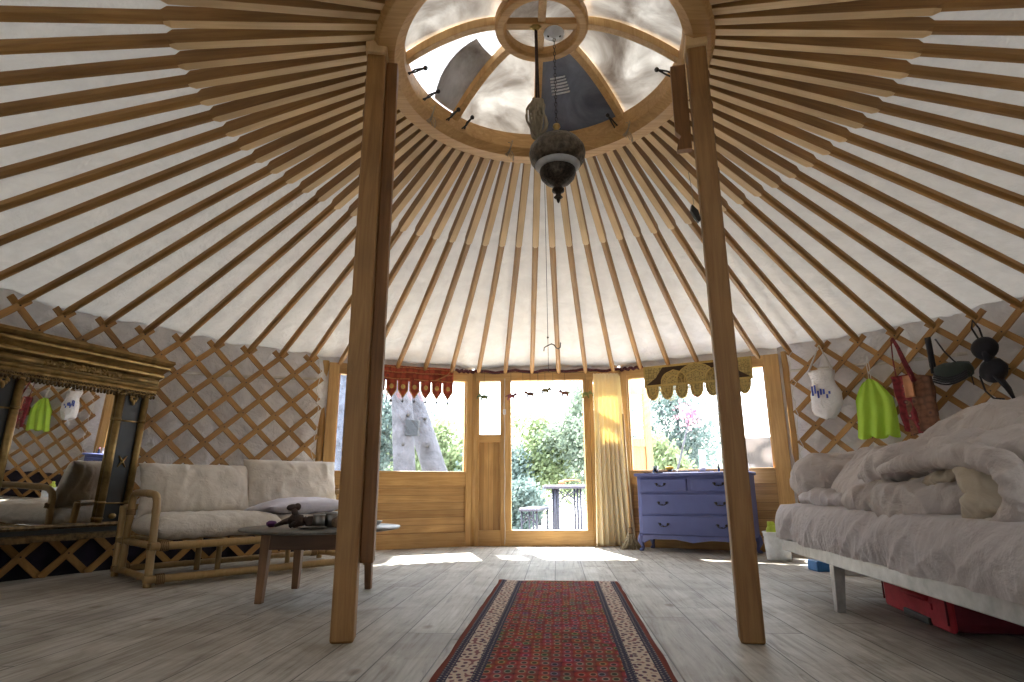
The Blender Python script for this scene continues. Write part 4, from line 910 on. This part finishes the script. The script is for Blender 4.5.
# green bag
t_, p = wthing('green_cloth_bag', 'lime green cloth bag hanging on the right lattice wall', 'bag', 876, 408, k=1.12)
b = MB()
def gf(u, v):
    z = .215-.41*v; hw = .035+.085*min(1, v*3)**.7+.02*v; x = (2*u-1)*hw+.012*sin(v*3); y = -.05+.016*sin(u*2*pi*3+2*v)*(.3+v*.7)+.008*nz(u*4, v*4); 
    return V((x, y, z-.03*v*abs(sin(u*pi*2.5+.5))-.02*abs(2*u-1)*(1-v)))
b.grid(gf, 60, 50); gfr = gf; b.grid(lambda u, v: gf(1-u, v)+V((0, .05*sin(pi*min(1, max(0, u)))+.004, 0)), 60, 50); b.build('bag_body', m_green, t_, weld=True)
b = MB(); b.tube([(0, -.045, .21), (-.012, -.02, .31), (-.012, 0, .39)], .003, 5); b.tube([(.012, -.045, .21), (.004, -.02, .31), (-.006, 0, .39)], .003, 5); b.build('drawstring', m_cord, t_)
# patterned shoulder bag
t_, p = wthing('patterned_shoulder_bag', 'red and brown patterned shoulder bag hanging right of the green bag', 'bag', 917, 403, k=1.32)
b = MB(); b.grid(lambda u, v: V((-.10+.085*u+.03*v, -.045+.018*sin(u*pi)+.006*sin(v*15), .17-.34*v-.03*(1-u)*0-.02*v*(u-.5))), 14, 30); b.build('front_flap', m_redbag, t_, solid=.022)
b = MB(); b.grid(lambda u, v: V((-.04+.15*u, -.030+.012*nz(u*3, v*4), .14-.33*v+.02*sin(u*pi))), 16, 30); b.build('bag_body', m_brownbag, t_, solid=.03)
b = MB(); b.tube([(-.075, -.02, .40), (-.078, -.03, .28), (-.07, -.045, .16)], .006, 6, flat=.5); b.tube([(-.07, -.01, .41), (-.04, -.03, .34), (-.01, -.045, .24), (.03, -.055, .12)], [.010, .014, .018, .02], 8, flat=.5); b.build('shoulder_strap', m_redbag, t_)
b = MB(); b.grid(lambda u, v: V((-.03+.05*u, -.062+.006*sin(u*pi), .16-.13*v)), 6, 8); b.build('folded_scarf', m_orange, t_, solid=.01)
# dark bra like garments
t_, p = wthing('dark_green_bra', 'dark green satin bra hanging beside the patterned bag', 'clothing', 953, 371, r=3.56, k=1.42)
b = MB(); b.ball((0, 0, 0), (.095, .05, .06), 22, 14, lambda q: 1+.12*nz(q.x*3, q.y*3, q.z*4)-.25*max(0, q.z)*(1-abs(q.x))); b.build('cup', m_dkgreen, t_)
b = MB()
for q in range(4): b.tube([(-.08+i*.02, -.052-.004*q+.02*abs(i-4)/4, -.01-.012*q-.03*sin(pi*i/8)) for i in range(9)], .005, 6)
b.build('seam', m_black, t_)
b = MB(); b.grid(lambda u, v: V((-.10+.028*u, -.01, .035+.165*v)), 2, 6); b.build('wide_band', m_black, t_, solid=.01)
b = MB(); b.tube([(-.085, -.02, .06), (-.088, -.02, -.0)], .008, 6); b.tube([(-.055, .0, .185), (-.02, -.01, .11), (.02, -.02, .05), (.07, -.03, .0)], .006, 6, flat=.5); b.tube([(.085, -.02, -.01), (.09, -.02, -.09)], .003, 5); b.build('strap', m_black, t_)
t_, p = wthing('black_bra', 'black bra hanging by its strap at the far right of the lattice', 'clothing', 989, 363, k=1.62)
b = MB(); b.ball((-.005, 0, .075), (.055, .03, .06), 16, 12, lambda q: 1-.25*max(0, q.z)); b.ball((.012, 0, -.035), (.055, .035, .055), 16, 12, lambda q: 1+.1*nz(q.x*2, q.y*2, q.z*2)); b.tube([(0, 0, .05), (.008, 0, 0)], [.03, .032], 10, flat=.6); b.build('cup', m_black, t_)
b = MB(); b.tube([(.02, 0, -.06), (.05, 0, -.12), (.065, 0, -.17)], [.035, .026, .012], 8, flat=.3); b.tube([(-.02, 0, .11), (-.04, 0, .17), (-.03, 0, .205), (-.01, 0, .16), (-.005, 0, .12)], .004, 6); b.tube([(-.045, 0, -.05), (-.035, 0, -.12), (-.01, 0, -.155), (.03, 0, -.165)], .004, 6); b.build('strap', m_black, t_)

# ================================================================== BED
BA = -R(7.8); bd = thing('bed', 'low bed frame with pale metal side rail and legs on the right', 'bed', (1.345, 1.62, 0), BA)
BW, BL = 1.45, 2.05
for nm, a, c in (('side_rail', (-.045, -.2, .205), (-.005, BL, .268)), ('side_rail', (BW-.035, -.2, .205), (BW, BL, .262)), ('end_rail', (-.005, BL-.035, .205), (BW-.035, BL, .262)), ('end_rail', (.035, -.2, .205), (BW-.035, -.165, .262))):
    MB().span(a, c).build(nm, m_bedrail, bd, bevel=.005)
for k in range(12): MB().span((.035, -.1+k*.18, .238), (BW-.035, -.03+k*.18, .252)).build('slat', m_fx, bd)
for x, y in ((-.01, 1.33), (BW-.06, 1.33), (.045, -.12), (BW-.06, -.12)):
    b = MB(); P = []
    for z, w_, ox in ((0, .019, -.012), (.21, .026, 0)): P += [(x+ox-w_, y-w_, z), (x+ox+w_, y-w_, z), (x+ox+w_, y+w_, z), (x+ox-w_, y+w_, z)]
    b.add(P, [(0, 3, 2, 1), (4, 5, 6, 7)]+[(i, (i+1) % 4, 4+(i+1) % 4, 4+i) for i in range(4)]); b.build('leg', m_bedrail, bd, bevel=.003)
def inbed(o, label, cat): o.matrix_world = bd.matrix_basis @ o.matrix_basis; return tag(o, label, cat)
# mattress under its sheet: top and skirt of one sheet
b = MB()
def mat_top(x, y): return .462+.010*nz(x*3, y*3)+.006*ridge(x*5, y*4, 3)
def matf(u, v):
    y = -.2+(BL+.09+.2)*v; s_ = u*2.0   # unrolled across: left skirt, top, right skirt
    sk = .28
    if u < .5:
        q = u/.5
        # left skirt z from .245 up to top
        a = min(1, q*1.15); z = .268+.192*a; bul = .018*sin(pi*a)
        fold = .020*ridge(y*4.2+z*5, z*1.6, 5)+.010*ridge(y*10-z*6, z*3, 8)+.004*ridge(y*24+z*8, z*6, 3)
        x = -.045-bul+.02*a**6-fold*(.5+.7*(1-a))
        if q > .87: tt = (q-.87)/.13; x = x*(1-tt)+(.035)*tt; z = z*(1-tt)+mat_top(0.03, y)*tt
        z += .010*nz(y*3, 4)*(1-a)
    else:
        q = (u-.5)/.5; x = .035+(BW+.0-.035)*q; z = mat_top(x, y); 
        if q > .97: z = .27
    yc = y
    if v > .975: t2 = (v-.975)/.025; z = z*(1-t2)+.268*t2; yc = BL+.05+.03*sin(t2*pi/2)
    # soften the far corner
    return V((x+.03*max(0, v-.93)/.07*(u < .5), yc, z))
b.grid(matf, 130, 300); o = b.build('mattress', m_sheet); inbed(o, 'mattress in a wrinkled mauve grey fitted sheet on the bed frame', 'mattress')
b = MB(); b.span((-.02, -.15, .262), (BW-.03, BL, .44)); 
# duvet heap
def crease(x, y, z=0): return ridge(x, y, z)*.75+.25*ridge(x*2.1+4, y*1.9, z+2)
def hbed(x, y):
    lx = .10+.05*nz(y*2.4, 2)+.04*sin(y*4.1)
    e = max(0, min(1, (x-lx)/.20)); e = (1-(1-e)**2.6)
    fy = max(0, min(1, (y-.02)/.25))*max(0, min(1, (1.80-y)/.25)); fy = 1-(1-fy)**2
    hgt = .21+.10*math.exp(-((y-.50)/.42)**2)+.05*nz(x*2, y*2, 4)
    f = .055*crease(x*2.6+y*1.5, y*2.2-x, 2)+.038*crease(x*5+2, y*4.6+x*2, 6)+.016*ridge(x*11, y*9+x*5, 9)
    return .45+(hgt+f)*e*fy
b = MB()
def dvf(u, v):
    y = .0+1.83*v; x = .04+1.36*u**1.2; z = hbed(x, y)
    return V((x-.03*sin(pi*min(1, max(0, (z-.45)/.2)))*(u < .4), y, z))
b.grid(dvf, 190, 250); o = dvo = b.build('duvet', m_duvet); inbed(o, 'crumpled mauve grey duvet heaped on the bed', 'duvet')
def roll(pts, rs, wr=.012, flat=1, fr=6, n=60, sub=34):
    pts = [V(p) for p in pts]; P = []; R_ = []
    for i in range(len(pts)-1):
        for j in range(sub):
            t1 = j/sub; P.append(pts[i].lerp(pts[i+1], t1)); R_.append(rs[i]*(1-t1)+rs[i+1]*t1)
    P.append(pts[-1]); R_.append(rs[-1])
    for _ in range(60):
        P = [P[0]]+[(P[i-1]+P[i]*2+P[i+1])/4 for i in range(1, len(P)-1)]+[P[-1]]; R_ = [R_[0]]+[(R_[i-1]+R_[i]*2+R_[i+1])/4 for i in range(1, len(R_)-1)]+[R_[-1]]
    b = MB(); b.tube(P, R_, n, flat=flat); vv = []; k = 0
    for i, c in enumerate(P):
        s_ = min(1, 6*i/len(P), 6*(len(P)-1-i)/len(P))
        for j in range(n):
            p = V(b.v[k]); d = (p-c); w_ = wr*(crease(p.x*fr+3, p.y*fr, p.z*fr*1.3)+.45*ridge(p.x*fr*2.4, p.y*fr*2.4+7, p.z*fr*2)-.2)
            vv.append(tuple(p+d.normalized()*w_*(.3+.7*s_) if d.length > 1e-5 else p)); k += 1
    b.v = vv+b.v[k:]
    return b
def bedroll(name, pts, rs, m_, label, cat, **k):
    if not name.startswith('duvet'): return inbed(roll(pts, rs, **k).build(name, m_), label, cat)
    o = roll(pts, rs, **k).build(name, m_, dvo)      # folds of the duvet are its parts; same local frame
    if 'lining' in name: o['label'] = label
    return o
def lb(u, v, xl):      # point of the upright plane local x = xl seen at a pixel, in bed coordinates
    mi = bd.matrix_basis.inverted(); o_ = mi @ V((0, 0, .55)); d = (mi.to_3x3()) @ (_f+CR*((u-512)/F_PX)-CU*((v-341)/F_PX)); t_ = (xl-o_.x)/d.x; return o_+d*t_
bedroll('blanket_roll', [(.30, 1.58, .64), (.14, 1.80, .61), (.18, 1.97, .60), (.55, 1.99, .63), (1.3, 1.95, .62)], [.06, .12, .14, .15, .12], m_duvet, 'bunched mauve blanket along the far end of the bed', 'blanket', wr=.028, flat=.9, fr=5)
bedroll('bunched_sheet', [(.12, 2.02, .50), (.07, 1.80, .50), (.09, 1.50, .495), (.1, 1.3, .49)], [.03, .055, .05, .02], m_sheet, 'bunched pale sheet at the far left corner of the bed', 'sheet', wr=.018, flat=.8, fr=6)
bedroll('duvet_edge', [(.15, 1.36, .50), (.07, 1.18, .505), (.06, .92, .50), (.04, .66, .49), (.08, .38, .51), (.14, .0, .52)], [.02, .05, .055, .065, .06, .05], m_duvet, 'thick crumpled hem of duvet curling over the front edge of the bed', 'duvet', wr=.042, flat=.8, fr=5)
L1 = [lb(u, v, .05) for u, v in ((893, 492), (915, 488), (938, 482), (958, 470))]
bedroll('duvet_lining', L1, [.012, .022, .026, .018], m_duvet_in, 'cream lining showing in a long fold of the duvet', 'duvet lining', wr=.016, flat=.8, fr=12)
L2 = [lb(u, v, .03) for u, v in ((960, 470), (978, 480), (992, 492), (985, 512), (972, 522))]
bedroll('duvet_lining', L2, [.02, .045, .05, .045, .02], m_duvet_in, 'cream lining showing inside the curled end of the duvet', 'duvet lining', wr=.024, flat=.8, fr=9)
L3 = [lb(u, v, .0) for u, v in ((880, 470), (905, 463), (935, 458), (965, 454), (1000, 462), (1018, 482), (1018, 505), (1003, 526), (978, 535), (955, 528))]
bedroll('duvet_fold', L3, [.012, .022, .026, .028, .030, .030, .028, .024, .018, .010], m_duvet, 'curled duvet fold ringing the cream lining at the front of the bed', 'duvet', wr=.013, fr=9)
bedroll('duvet_fold', [(.12, 1.20, .60), (.08, .92, .62), (.13, .60, .66), (.16, .36, .66), (.18, .0, .62)], [.02, .05, .07, .08, .06], m_duvet, 'upper fold of the duvet above the cream lining', 'duvet', wr=.042, flat=.8, fr=5)
b = pillow(1.0, .50, .20, 2.6, wr=.022, fr=4, seed=21, nu=90, nv=70); o = b.build('bed_pillow', m_duvet, weld=True); o.matrix_basis = M.LocRotScale(V((.79, .86, .80)), M.Rotation(R(8), 3, 'Z') @ M.Rotation(R(-6), 3, 'Y'), None)
inbed(o, 'large mauve grey pillow on top of the duvet heap', 'pillow')

# suitcase under the bed
sk = thing('red_suitcase', 'red soft suitcase lying on the floor under the bed', 'suitcase', (1.66, 2.44, 0), R(0)); sk.rotation_euler = (0, 0, atan2(3.06-2.44, 1.785-1.66)-pi/2)
# local: y along the visible long side (0.63), x to the right
b = MB(); b.span((.012, .0, .012), (.40, .635, .185)); b.build('case_body', m_redshade, sk, bevel=.035)
b = MB(); b.span((.0, .004, .01), (.03, .631, .18)); b.build('front_panel', m_red, sk, bevel=.022)
b = MB(); b.tube([(.0, .16, .115), (-.018, .19, .12), (-.020, .33, .12), (0, .36, .115)], [.016, .016, .016, .016], 8, flat=.6); b.span((-.006, .13, .075), (.004, .40, .10)); b.build('grab_handle', m_red, sk)
b = MB(); b.span((-.010, .16, .012), (.006, .40, .040)); b.build('kick_plate', m_iron, sk, bevel=.004)
b = MB(); b.tube([(-.002, .01, .04), (-.002, .01, .15), (-.002, .03, .175), (-.002, .6, .175), (-.002, .625, .15), (-.002, .625, .04)], .004, 6); b.build('piping', m_redshade, sk)

# bucket and white box near the dresser
bk = thing('enamel_bucket', 'white ribbed bucket on the floor between dresser and bed', 'bucket', (2.12, 4.99, 0)); bk.scale = (.9, .9, .92)
b = MB(); b.lathe([(0, .006), (.092, .006), (.095, .0), (.098, .01)]+[(.100+.014*i/8+(.0025 if i % 2 else 0), .02+.2*i/8) for i in range(9)]+[(.122, .232), (.118, .238), (.110, .225), (.095, .012), (0, .012)], n=36, closed=False); b.build('bucket_body', m_enamel, bk)
b = MB(); b.tube([(.118*cos(a), .118*sin(a)*.3-.11*0, .20-.06*sin(a)) for a in [pi*q/12 for q in range(13)]], .003, 6); b.build('bail_handle', m_steel, bk)
b = MB(); b.ball((-.03, 0, .235), (.05, .04, .045), 14, 8, lambda q: 1+.2*nz(q.x*3, q.y*3, q.z*3)); b.box((-.04, 0, .28), (.045, .03, .05)); b.tube([(.0, 0, .2), (.0, 0, .29)], .012, 10)
o = b.build('cleaning_bottle', m_limeb); o.location = (2.12, 4.99, -.01); tag(o, 'lime green bottle and cloth sticking out of the white bucket', 'bottle')
b = MB(); b.span((-.13, -.07, 0), (.13, .07, .07)); o = b.build('blue_box', m_blueb, bevel=.01); o.location = (2.20, 4.35, 0); tag(o, 'blue plastic box on the floor behind the far bed leg', 'box')
b = MB(); b.span((-.16, -.06, 0), (.16, .06, .055)); o = b.build('white_box', m_wht, bevel=.008); o.location = (2.30, 4.14, 0); o.rotation_euler = (0, 0, -.2); tag(o, 'flat white box on the floor under the far end of the bed', 'box')

# ================================================================== OUTSIDE
b = MB(); b.grid(lambda u, v: V((-30+60*u, 6.45+35*v, -.22+(max(0, (v*35-9))*.22)+.5*max(0, v*35-10)/25*nz(u*9, v*8)*2)), 60, 60); tag(b.build('ground', m_ground), 'bright pale ground outside the doorway', kind='structure')
def ridge_h(x):   # top of the hillside above eye level
    return 2.3+1.3*math.exp(-((x+6.5)/4.0)**2)+.9*math.exp(-((x-4.0)/2.8)**2)
b = MB(); b.grid(lambda u, v: V((-22+44*u, 17+9*v, -.3+(ridge_h(-22+44*u)+.3+.5*nz(u*14, 2))*v**.8+.4*nz(u*30, v*6))), 90, 20); tag(b.build('hillside', m_hill), 'pale green scrubby hillside beyond the trees', kind='structure')
def tree(x, y, zb, crown, n, leaf, trunk_r, label, group, trunk_top=None, seed=0, stem=True, cat='tree', name='leafy_tree'):
    rnd = random.Random(seed); t_ = thing(name, label, cat, (x, y, zb), 0, group); cx_, cz_, rx, rz_ = crown
    if stem:
        b = MB(); b.tube([(0, 0, 0), (.1*rnd.uniform(-1, 1), 0, cz_*.5), (cx_, 0, cz_+rz_*.5)], [trunk_r, trunk_r*.8, trunk_r*.3], 8)
        for q in range(5):
            a = q*1.3; b.tube([(cx_*.5, 0, cz_*.7), (cx_+rx*.5*cos(a), rx*.5*sin(a), cz_+rz_*.3*sin(a*2))], [trunk_r*.4, trunk_r*.12], 6)
        b.build('trunk', m_bark2, t_)
    P = []; Fs = []
    cl = [(V((rnd.gauss(0, 1), rnd.gauss(0, 1), rnd.gauss(0, 1))).normalized()*rnd.uniform(.35, 1)) for _ in range(26)]
    for q in range(int(n*3.2)):
        c = rnd.choice(cl); g = V((rnd.gauss(0, 1), rnd.gauss(0, 1), rnd.gauss(0, 1)))*.16+c*.85
        p = V((cx_+g.x*rx, g.y*rx*.8, cz_+g.z*rz_)); s_ = leaf*.6*rnd.uniform(.6, 1.4)
        a = V((rnd.gauss(0, 1), rnd.gauss(0, 1), rnd.gauss(0, 1))).normalized(); d = a.orthogonal().normalized()*s_; e = a.cross(d)*.55; k = len(P)
        P += [p-d, p-e, p+d, p+e]; Fs.append((k, k+1, k+2, k+3))
    b = MB(); b.add(P, Fs); b.build('foliage', m_leaf[seed % 3] if cat == 'tree' or seed != 77 else m_flower, t_); return t_
Gl, Gd, Gr = 'trees beyond the left window', 'trees beyond the doorway', 'trees beyond the right window'
for i, (x, y, c, n) in enumerate([(-5.4, 13.5, (0, 2.2, 1.5, 1.6), 2600), (-3.1, 14.5, (0, 2.4, 1.5, 1.5), 2800), (-1.7, 13.5, (0, 1.35, 1.1, 1.1), 2400), (-4.2, 11.0, (0, .9, 1.0, .9), 1800)]):
    tree(x, y, -.2, c, n, .09, .1, 'pale leafy tree growing on the hillside beyond the left window', Gl, seed=i)
for i, (x, y, c, n) in enumerate([(-.3, 12.5, (0, .9, .9, 1.0), 2200), (.55, 13.5, (0, 1.4, 1.1, 1.2), 2400), (1.7, 13.0, (0, 1.9, 1.2, 1.4), 2600), (.2, 10.8, (0, .45, .55, .5), 1500)]):
    tree(x, y, -.2, c, n, .08, .09, 'pale leafy tree growing on the slope beyond the open doorway', Gd, seed=i+10)
for i, (x, y, c, n) in enumerate([(2.6, 10.0, (0, .9, .75, .8), 2200), (2.0, 11.5, (0, 1.6, .8, 1.0), 1800), (3.6, 13.0, (0, 2.0, 1.2, 1.3), 2200)]):
    tree(x, y, -.2, c, n, .07, .08, 'pale leafy tree growing beyond the right window', Gr, seed=i+20)
# pink blossom bush
rnd = random.Random(5); P = []; Fs = []
for q in range(260):
    p = V((rnd.gauss(0, .10), rnd.gauss(0, .1), rnd.gauss(0, .09))); a = V((rnd.gauss(0, 1), rnd.gauss(0, 1), rnd.gauss(0, 1))).normalized(); d = a.orthogonal().normalized()*.03; e = a.cross(d)*.8; k = len(P); P += [p-d, p-e, p+d, p+e]; Fs.append((k, k+1, k+2, k+3))
pk = thing('blossom_bush', 'bush with pink blossom seen high through the right window', 'bush', (2.25, 8.9, -.22)); pp = aty(691, 412, 8.9)
b = MB(); b.add([V(q)+pp-V(pk.location) for q in P], Fs); b.build('blossom', m_flower, pk); b = MB(); b.tube([(0, 0, 0), (.1, 0, .8), pp-V(pk.location)], [.03, .02, .01], 6); b.build('stem', m_bark2, pk)
# trunks by the left window
def trunk(u0, v0, u1, v1, y, r0, r1, m_, label):
    a, c = aty(u0, v0, y), aty(u1, v1, y); d = (c-a); q0 = a+d*((-.25-a.z)/d.z); q1 = a+d*((5.0-a.z)/d.z); n = 14
    b = MB(); b.tube([q0.lerp(q1, i/n)-q0+V((.03*nz(i*.8, r0*9), 0, 0)) for i in range(n+1)], [r0+(r1-r0)*i/n for i in range(n+1)], 18)
    t_ = thing('pine_trunk', label, 'tree', q0); b.build('trunk', m_, t_)
    b = MB()
    for q in range(9):
        z = .6+q*.42; a_ = q*2.4; p_ = (q1-q0)*(z/(q1-q0).z); rr = r0+(r1-r0)*z/5.2
        b.tube([p_+V((cos(a_)*rr*.7, -abs(sin(a_))*rr*.7, 0)), p_+V((cos(a_)*(rr+.05), -abs(sin(a_))*(rr+.05), .02))], [.03, .018], 6)
    b.build('knot', m_iron, t_)
trunk(346, 472, 352, 372, 8.2, .20, .18, m_bark, 'broad blue grey trunk seen at the far left of the left window')
trunk(405, 472, 401, 385, 8.8, .165, .14, m_bark2, 'upright pale trunk behind the middle of the left window')
trunk(436, 472, 412, 400, 9.3, .19, .15, m_bark2, 'leaning pale trunk right of the upright one in the left window')
p = aty(412.5, 428, 8.65); b = MB(); b.box((0, 0, 0), (.19, .1, .23)); o = b.build('meter_box', m_zinc, bevel=.008); o.location = p; o.rotation_euler = (0, .06, -.1); tag(o, 'grey metal box fixed to the trunk outside the left window', 'box')
# outdoor table and bench
def gz(): return -.22
p = aty(566, 486, 8.3); ot = thing('outdoor_table', 'slate grey folding table with lattice legs outside the doorway', 'table', (.44, 8.3, gz()), 0)
tz = aty(560, 485, 8.3).z-gz()
b = MB(); b.span((-.02, -.25, tz-.035), (.78, .25, tz+.0)); b.build('table_top', m_tabot, ot, bevel=.006); b = MB(); b.span((-.025, -.256, tz-.05), (.785, .256, tz-.028)); b.build('edge_frame', m_tabo, ot)
for x in (.12, .16, .42, .46):
    b = MB(); b.tube([(x, -.2, 0), (x, -.2, tz-.05)], .015, 8); b.build('leg', m_tabo, ot); b = MB(); b.tube([(x, .2, 0), (x, .2, tz-.05)], .015, 8); b.build('leg', m_tabo, ot)
b = MB()
for k in range(2): b.tube([(.16+k*.08, -.2, tz-.06), (.34+k*.08, -.2, tz-.24)], .007, 6); b.tube([(.42-k*.08, -.2, tz-.06), (.24-k*.08, -.2, tz-.24)], .007, 6)
b.tube([(.14, -.2, tz-.20), (.44, -.2, tz-.06)], .007, 6); b.tube([(.44, -.2, tz-.20), (.14, -.2, tz-.06)], .007, 6); b.build('brace', m_tabo, ot)
zt = gz()+tz; b = MB(); b.tube([(-.16, 0, .03), (-.10, 0, .055), (.02, 0, .065), (.10, 0, .055), (.12, 0, .03)], [.014, .018, .010, .010, .008], 8); b.ball((-.14, 0, .03), (.045, .03, .028)); o = b.build('wooden_handle', m_orange); o.location = (.80, 8.2, zt); tag(o, 'curved reddish wooden object on the outdoor table', 'ornament')
bn = thing('outdoor_bench', 'lilac topped folding bench left of the outdoor table', 'bench', (.08, 7.9, gz()), R(-14)); bz = aty(520, 508, 7.9).z-gz()
b = MB(); b.span((0, 0, bz-.03), (.24, .85, bz)); b.build('seat', m_tabot, bn, bevel=.006); b = MB(); b.span((-.004, -.006, bz-.042), (.244, .856, bz-.024)); b.build('edge_frame', m_tabo, bn)
for x in (.02, .22):
    for y in (.06, .78): b = MB(); b.tube([(x, y, 0), (x, y, bz-.04)], .012, 8); b.build('leg', m_tabo, bn)
b = MB(); b.tube([(.02, .06, bz-.05), (.22, .06, bz-.2)], .007, 6); b.tube([(.22, .06, bz-.05), (.02, .06, bz-.2)], .007, 6); b.tube([(.02, .06, bz-.2), (.12, .06, bz-.05), (.22, .06, bz-.2)], .007, 6); b.tube([(.12, .06, bz-.05), (.12, .06, 0)], .010, 6); b.build('brace', m_tabo, bn)
# open door leaf
dl = thing('door_leaf', 'pine door leaf with upper pane, swung open outside the right window', 'door', (.785, 6.44, .155), R(22))
W_, H_ = .86, 1.54
for a, c, m_ in (((0, 0, 0), (.09, .04, H_), m_door), ((W_-.09, 0, 0), (W_, .04, H_), m_door), ((.09, 0, H_-.09), (W_-.09, .04, H_), m_door), ((.09, 0, .86), (W_-.09, .04, .95), m_door), ((.09, 0, 0), (W_-.09, .04, .14), m_door)): MB().span(a, c).build('frame_rail', m_, dl, bevel=.004)
MB().span((.09, .012, .14), (W_-.09, .028, .86)).build('board_panel', m_door, dl); MB().span((.09, .016, .95), (W_-.09, .022, H_-.09)).build('pane', m_glass, dl)
# stone wall, white railing, post seen in the right window
b = MB(); b.grid(lambda u, v: V((3.4+2.2*u, 9.6-.8*u, -.22+1.55*v)), 30, 20); o = b.build('stone_wall', m_stone, solid=.25); tag(o, 'pale rubble stone wall seen at the right of the right window', 'wall')
b = MB(); b.tube([(0, 0, 0), (0, 0, 1.35)], .05, 10); o = b.build('green_post', plain('teal paint', (.16, .30, .28), .6)); q = aty(703, 465, 9.0); o.location = (q.x, 9.0, -.22); tag(o, 'teal wooden post standing in the middle of the right window view', 'post')
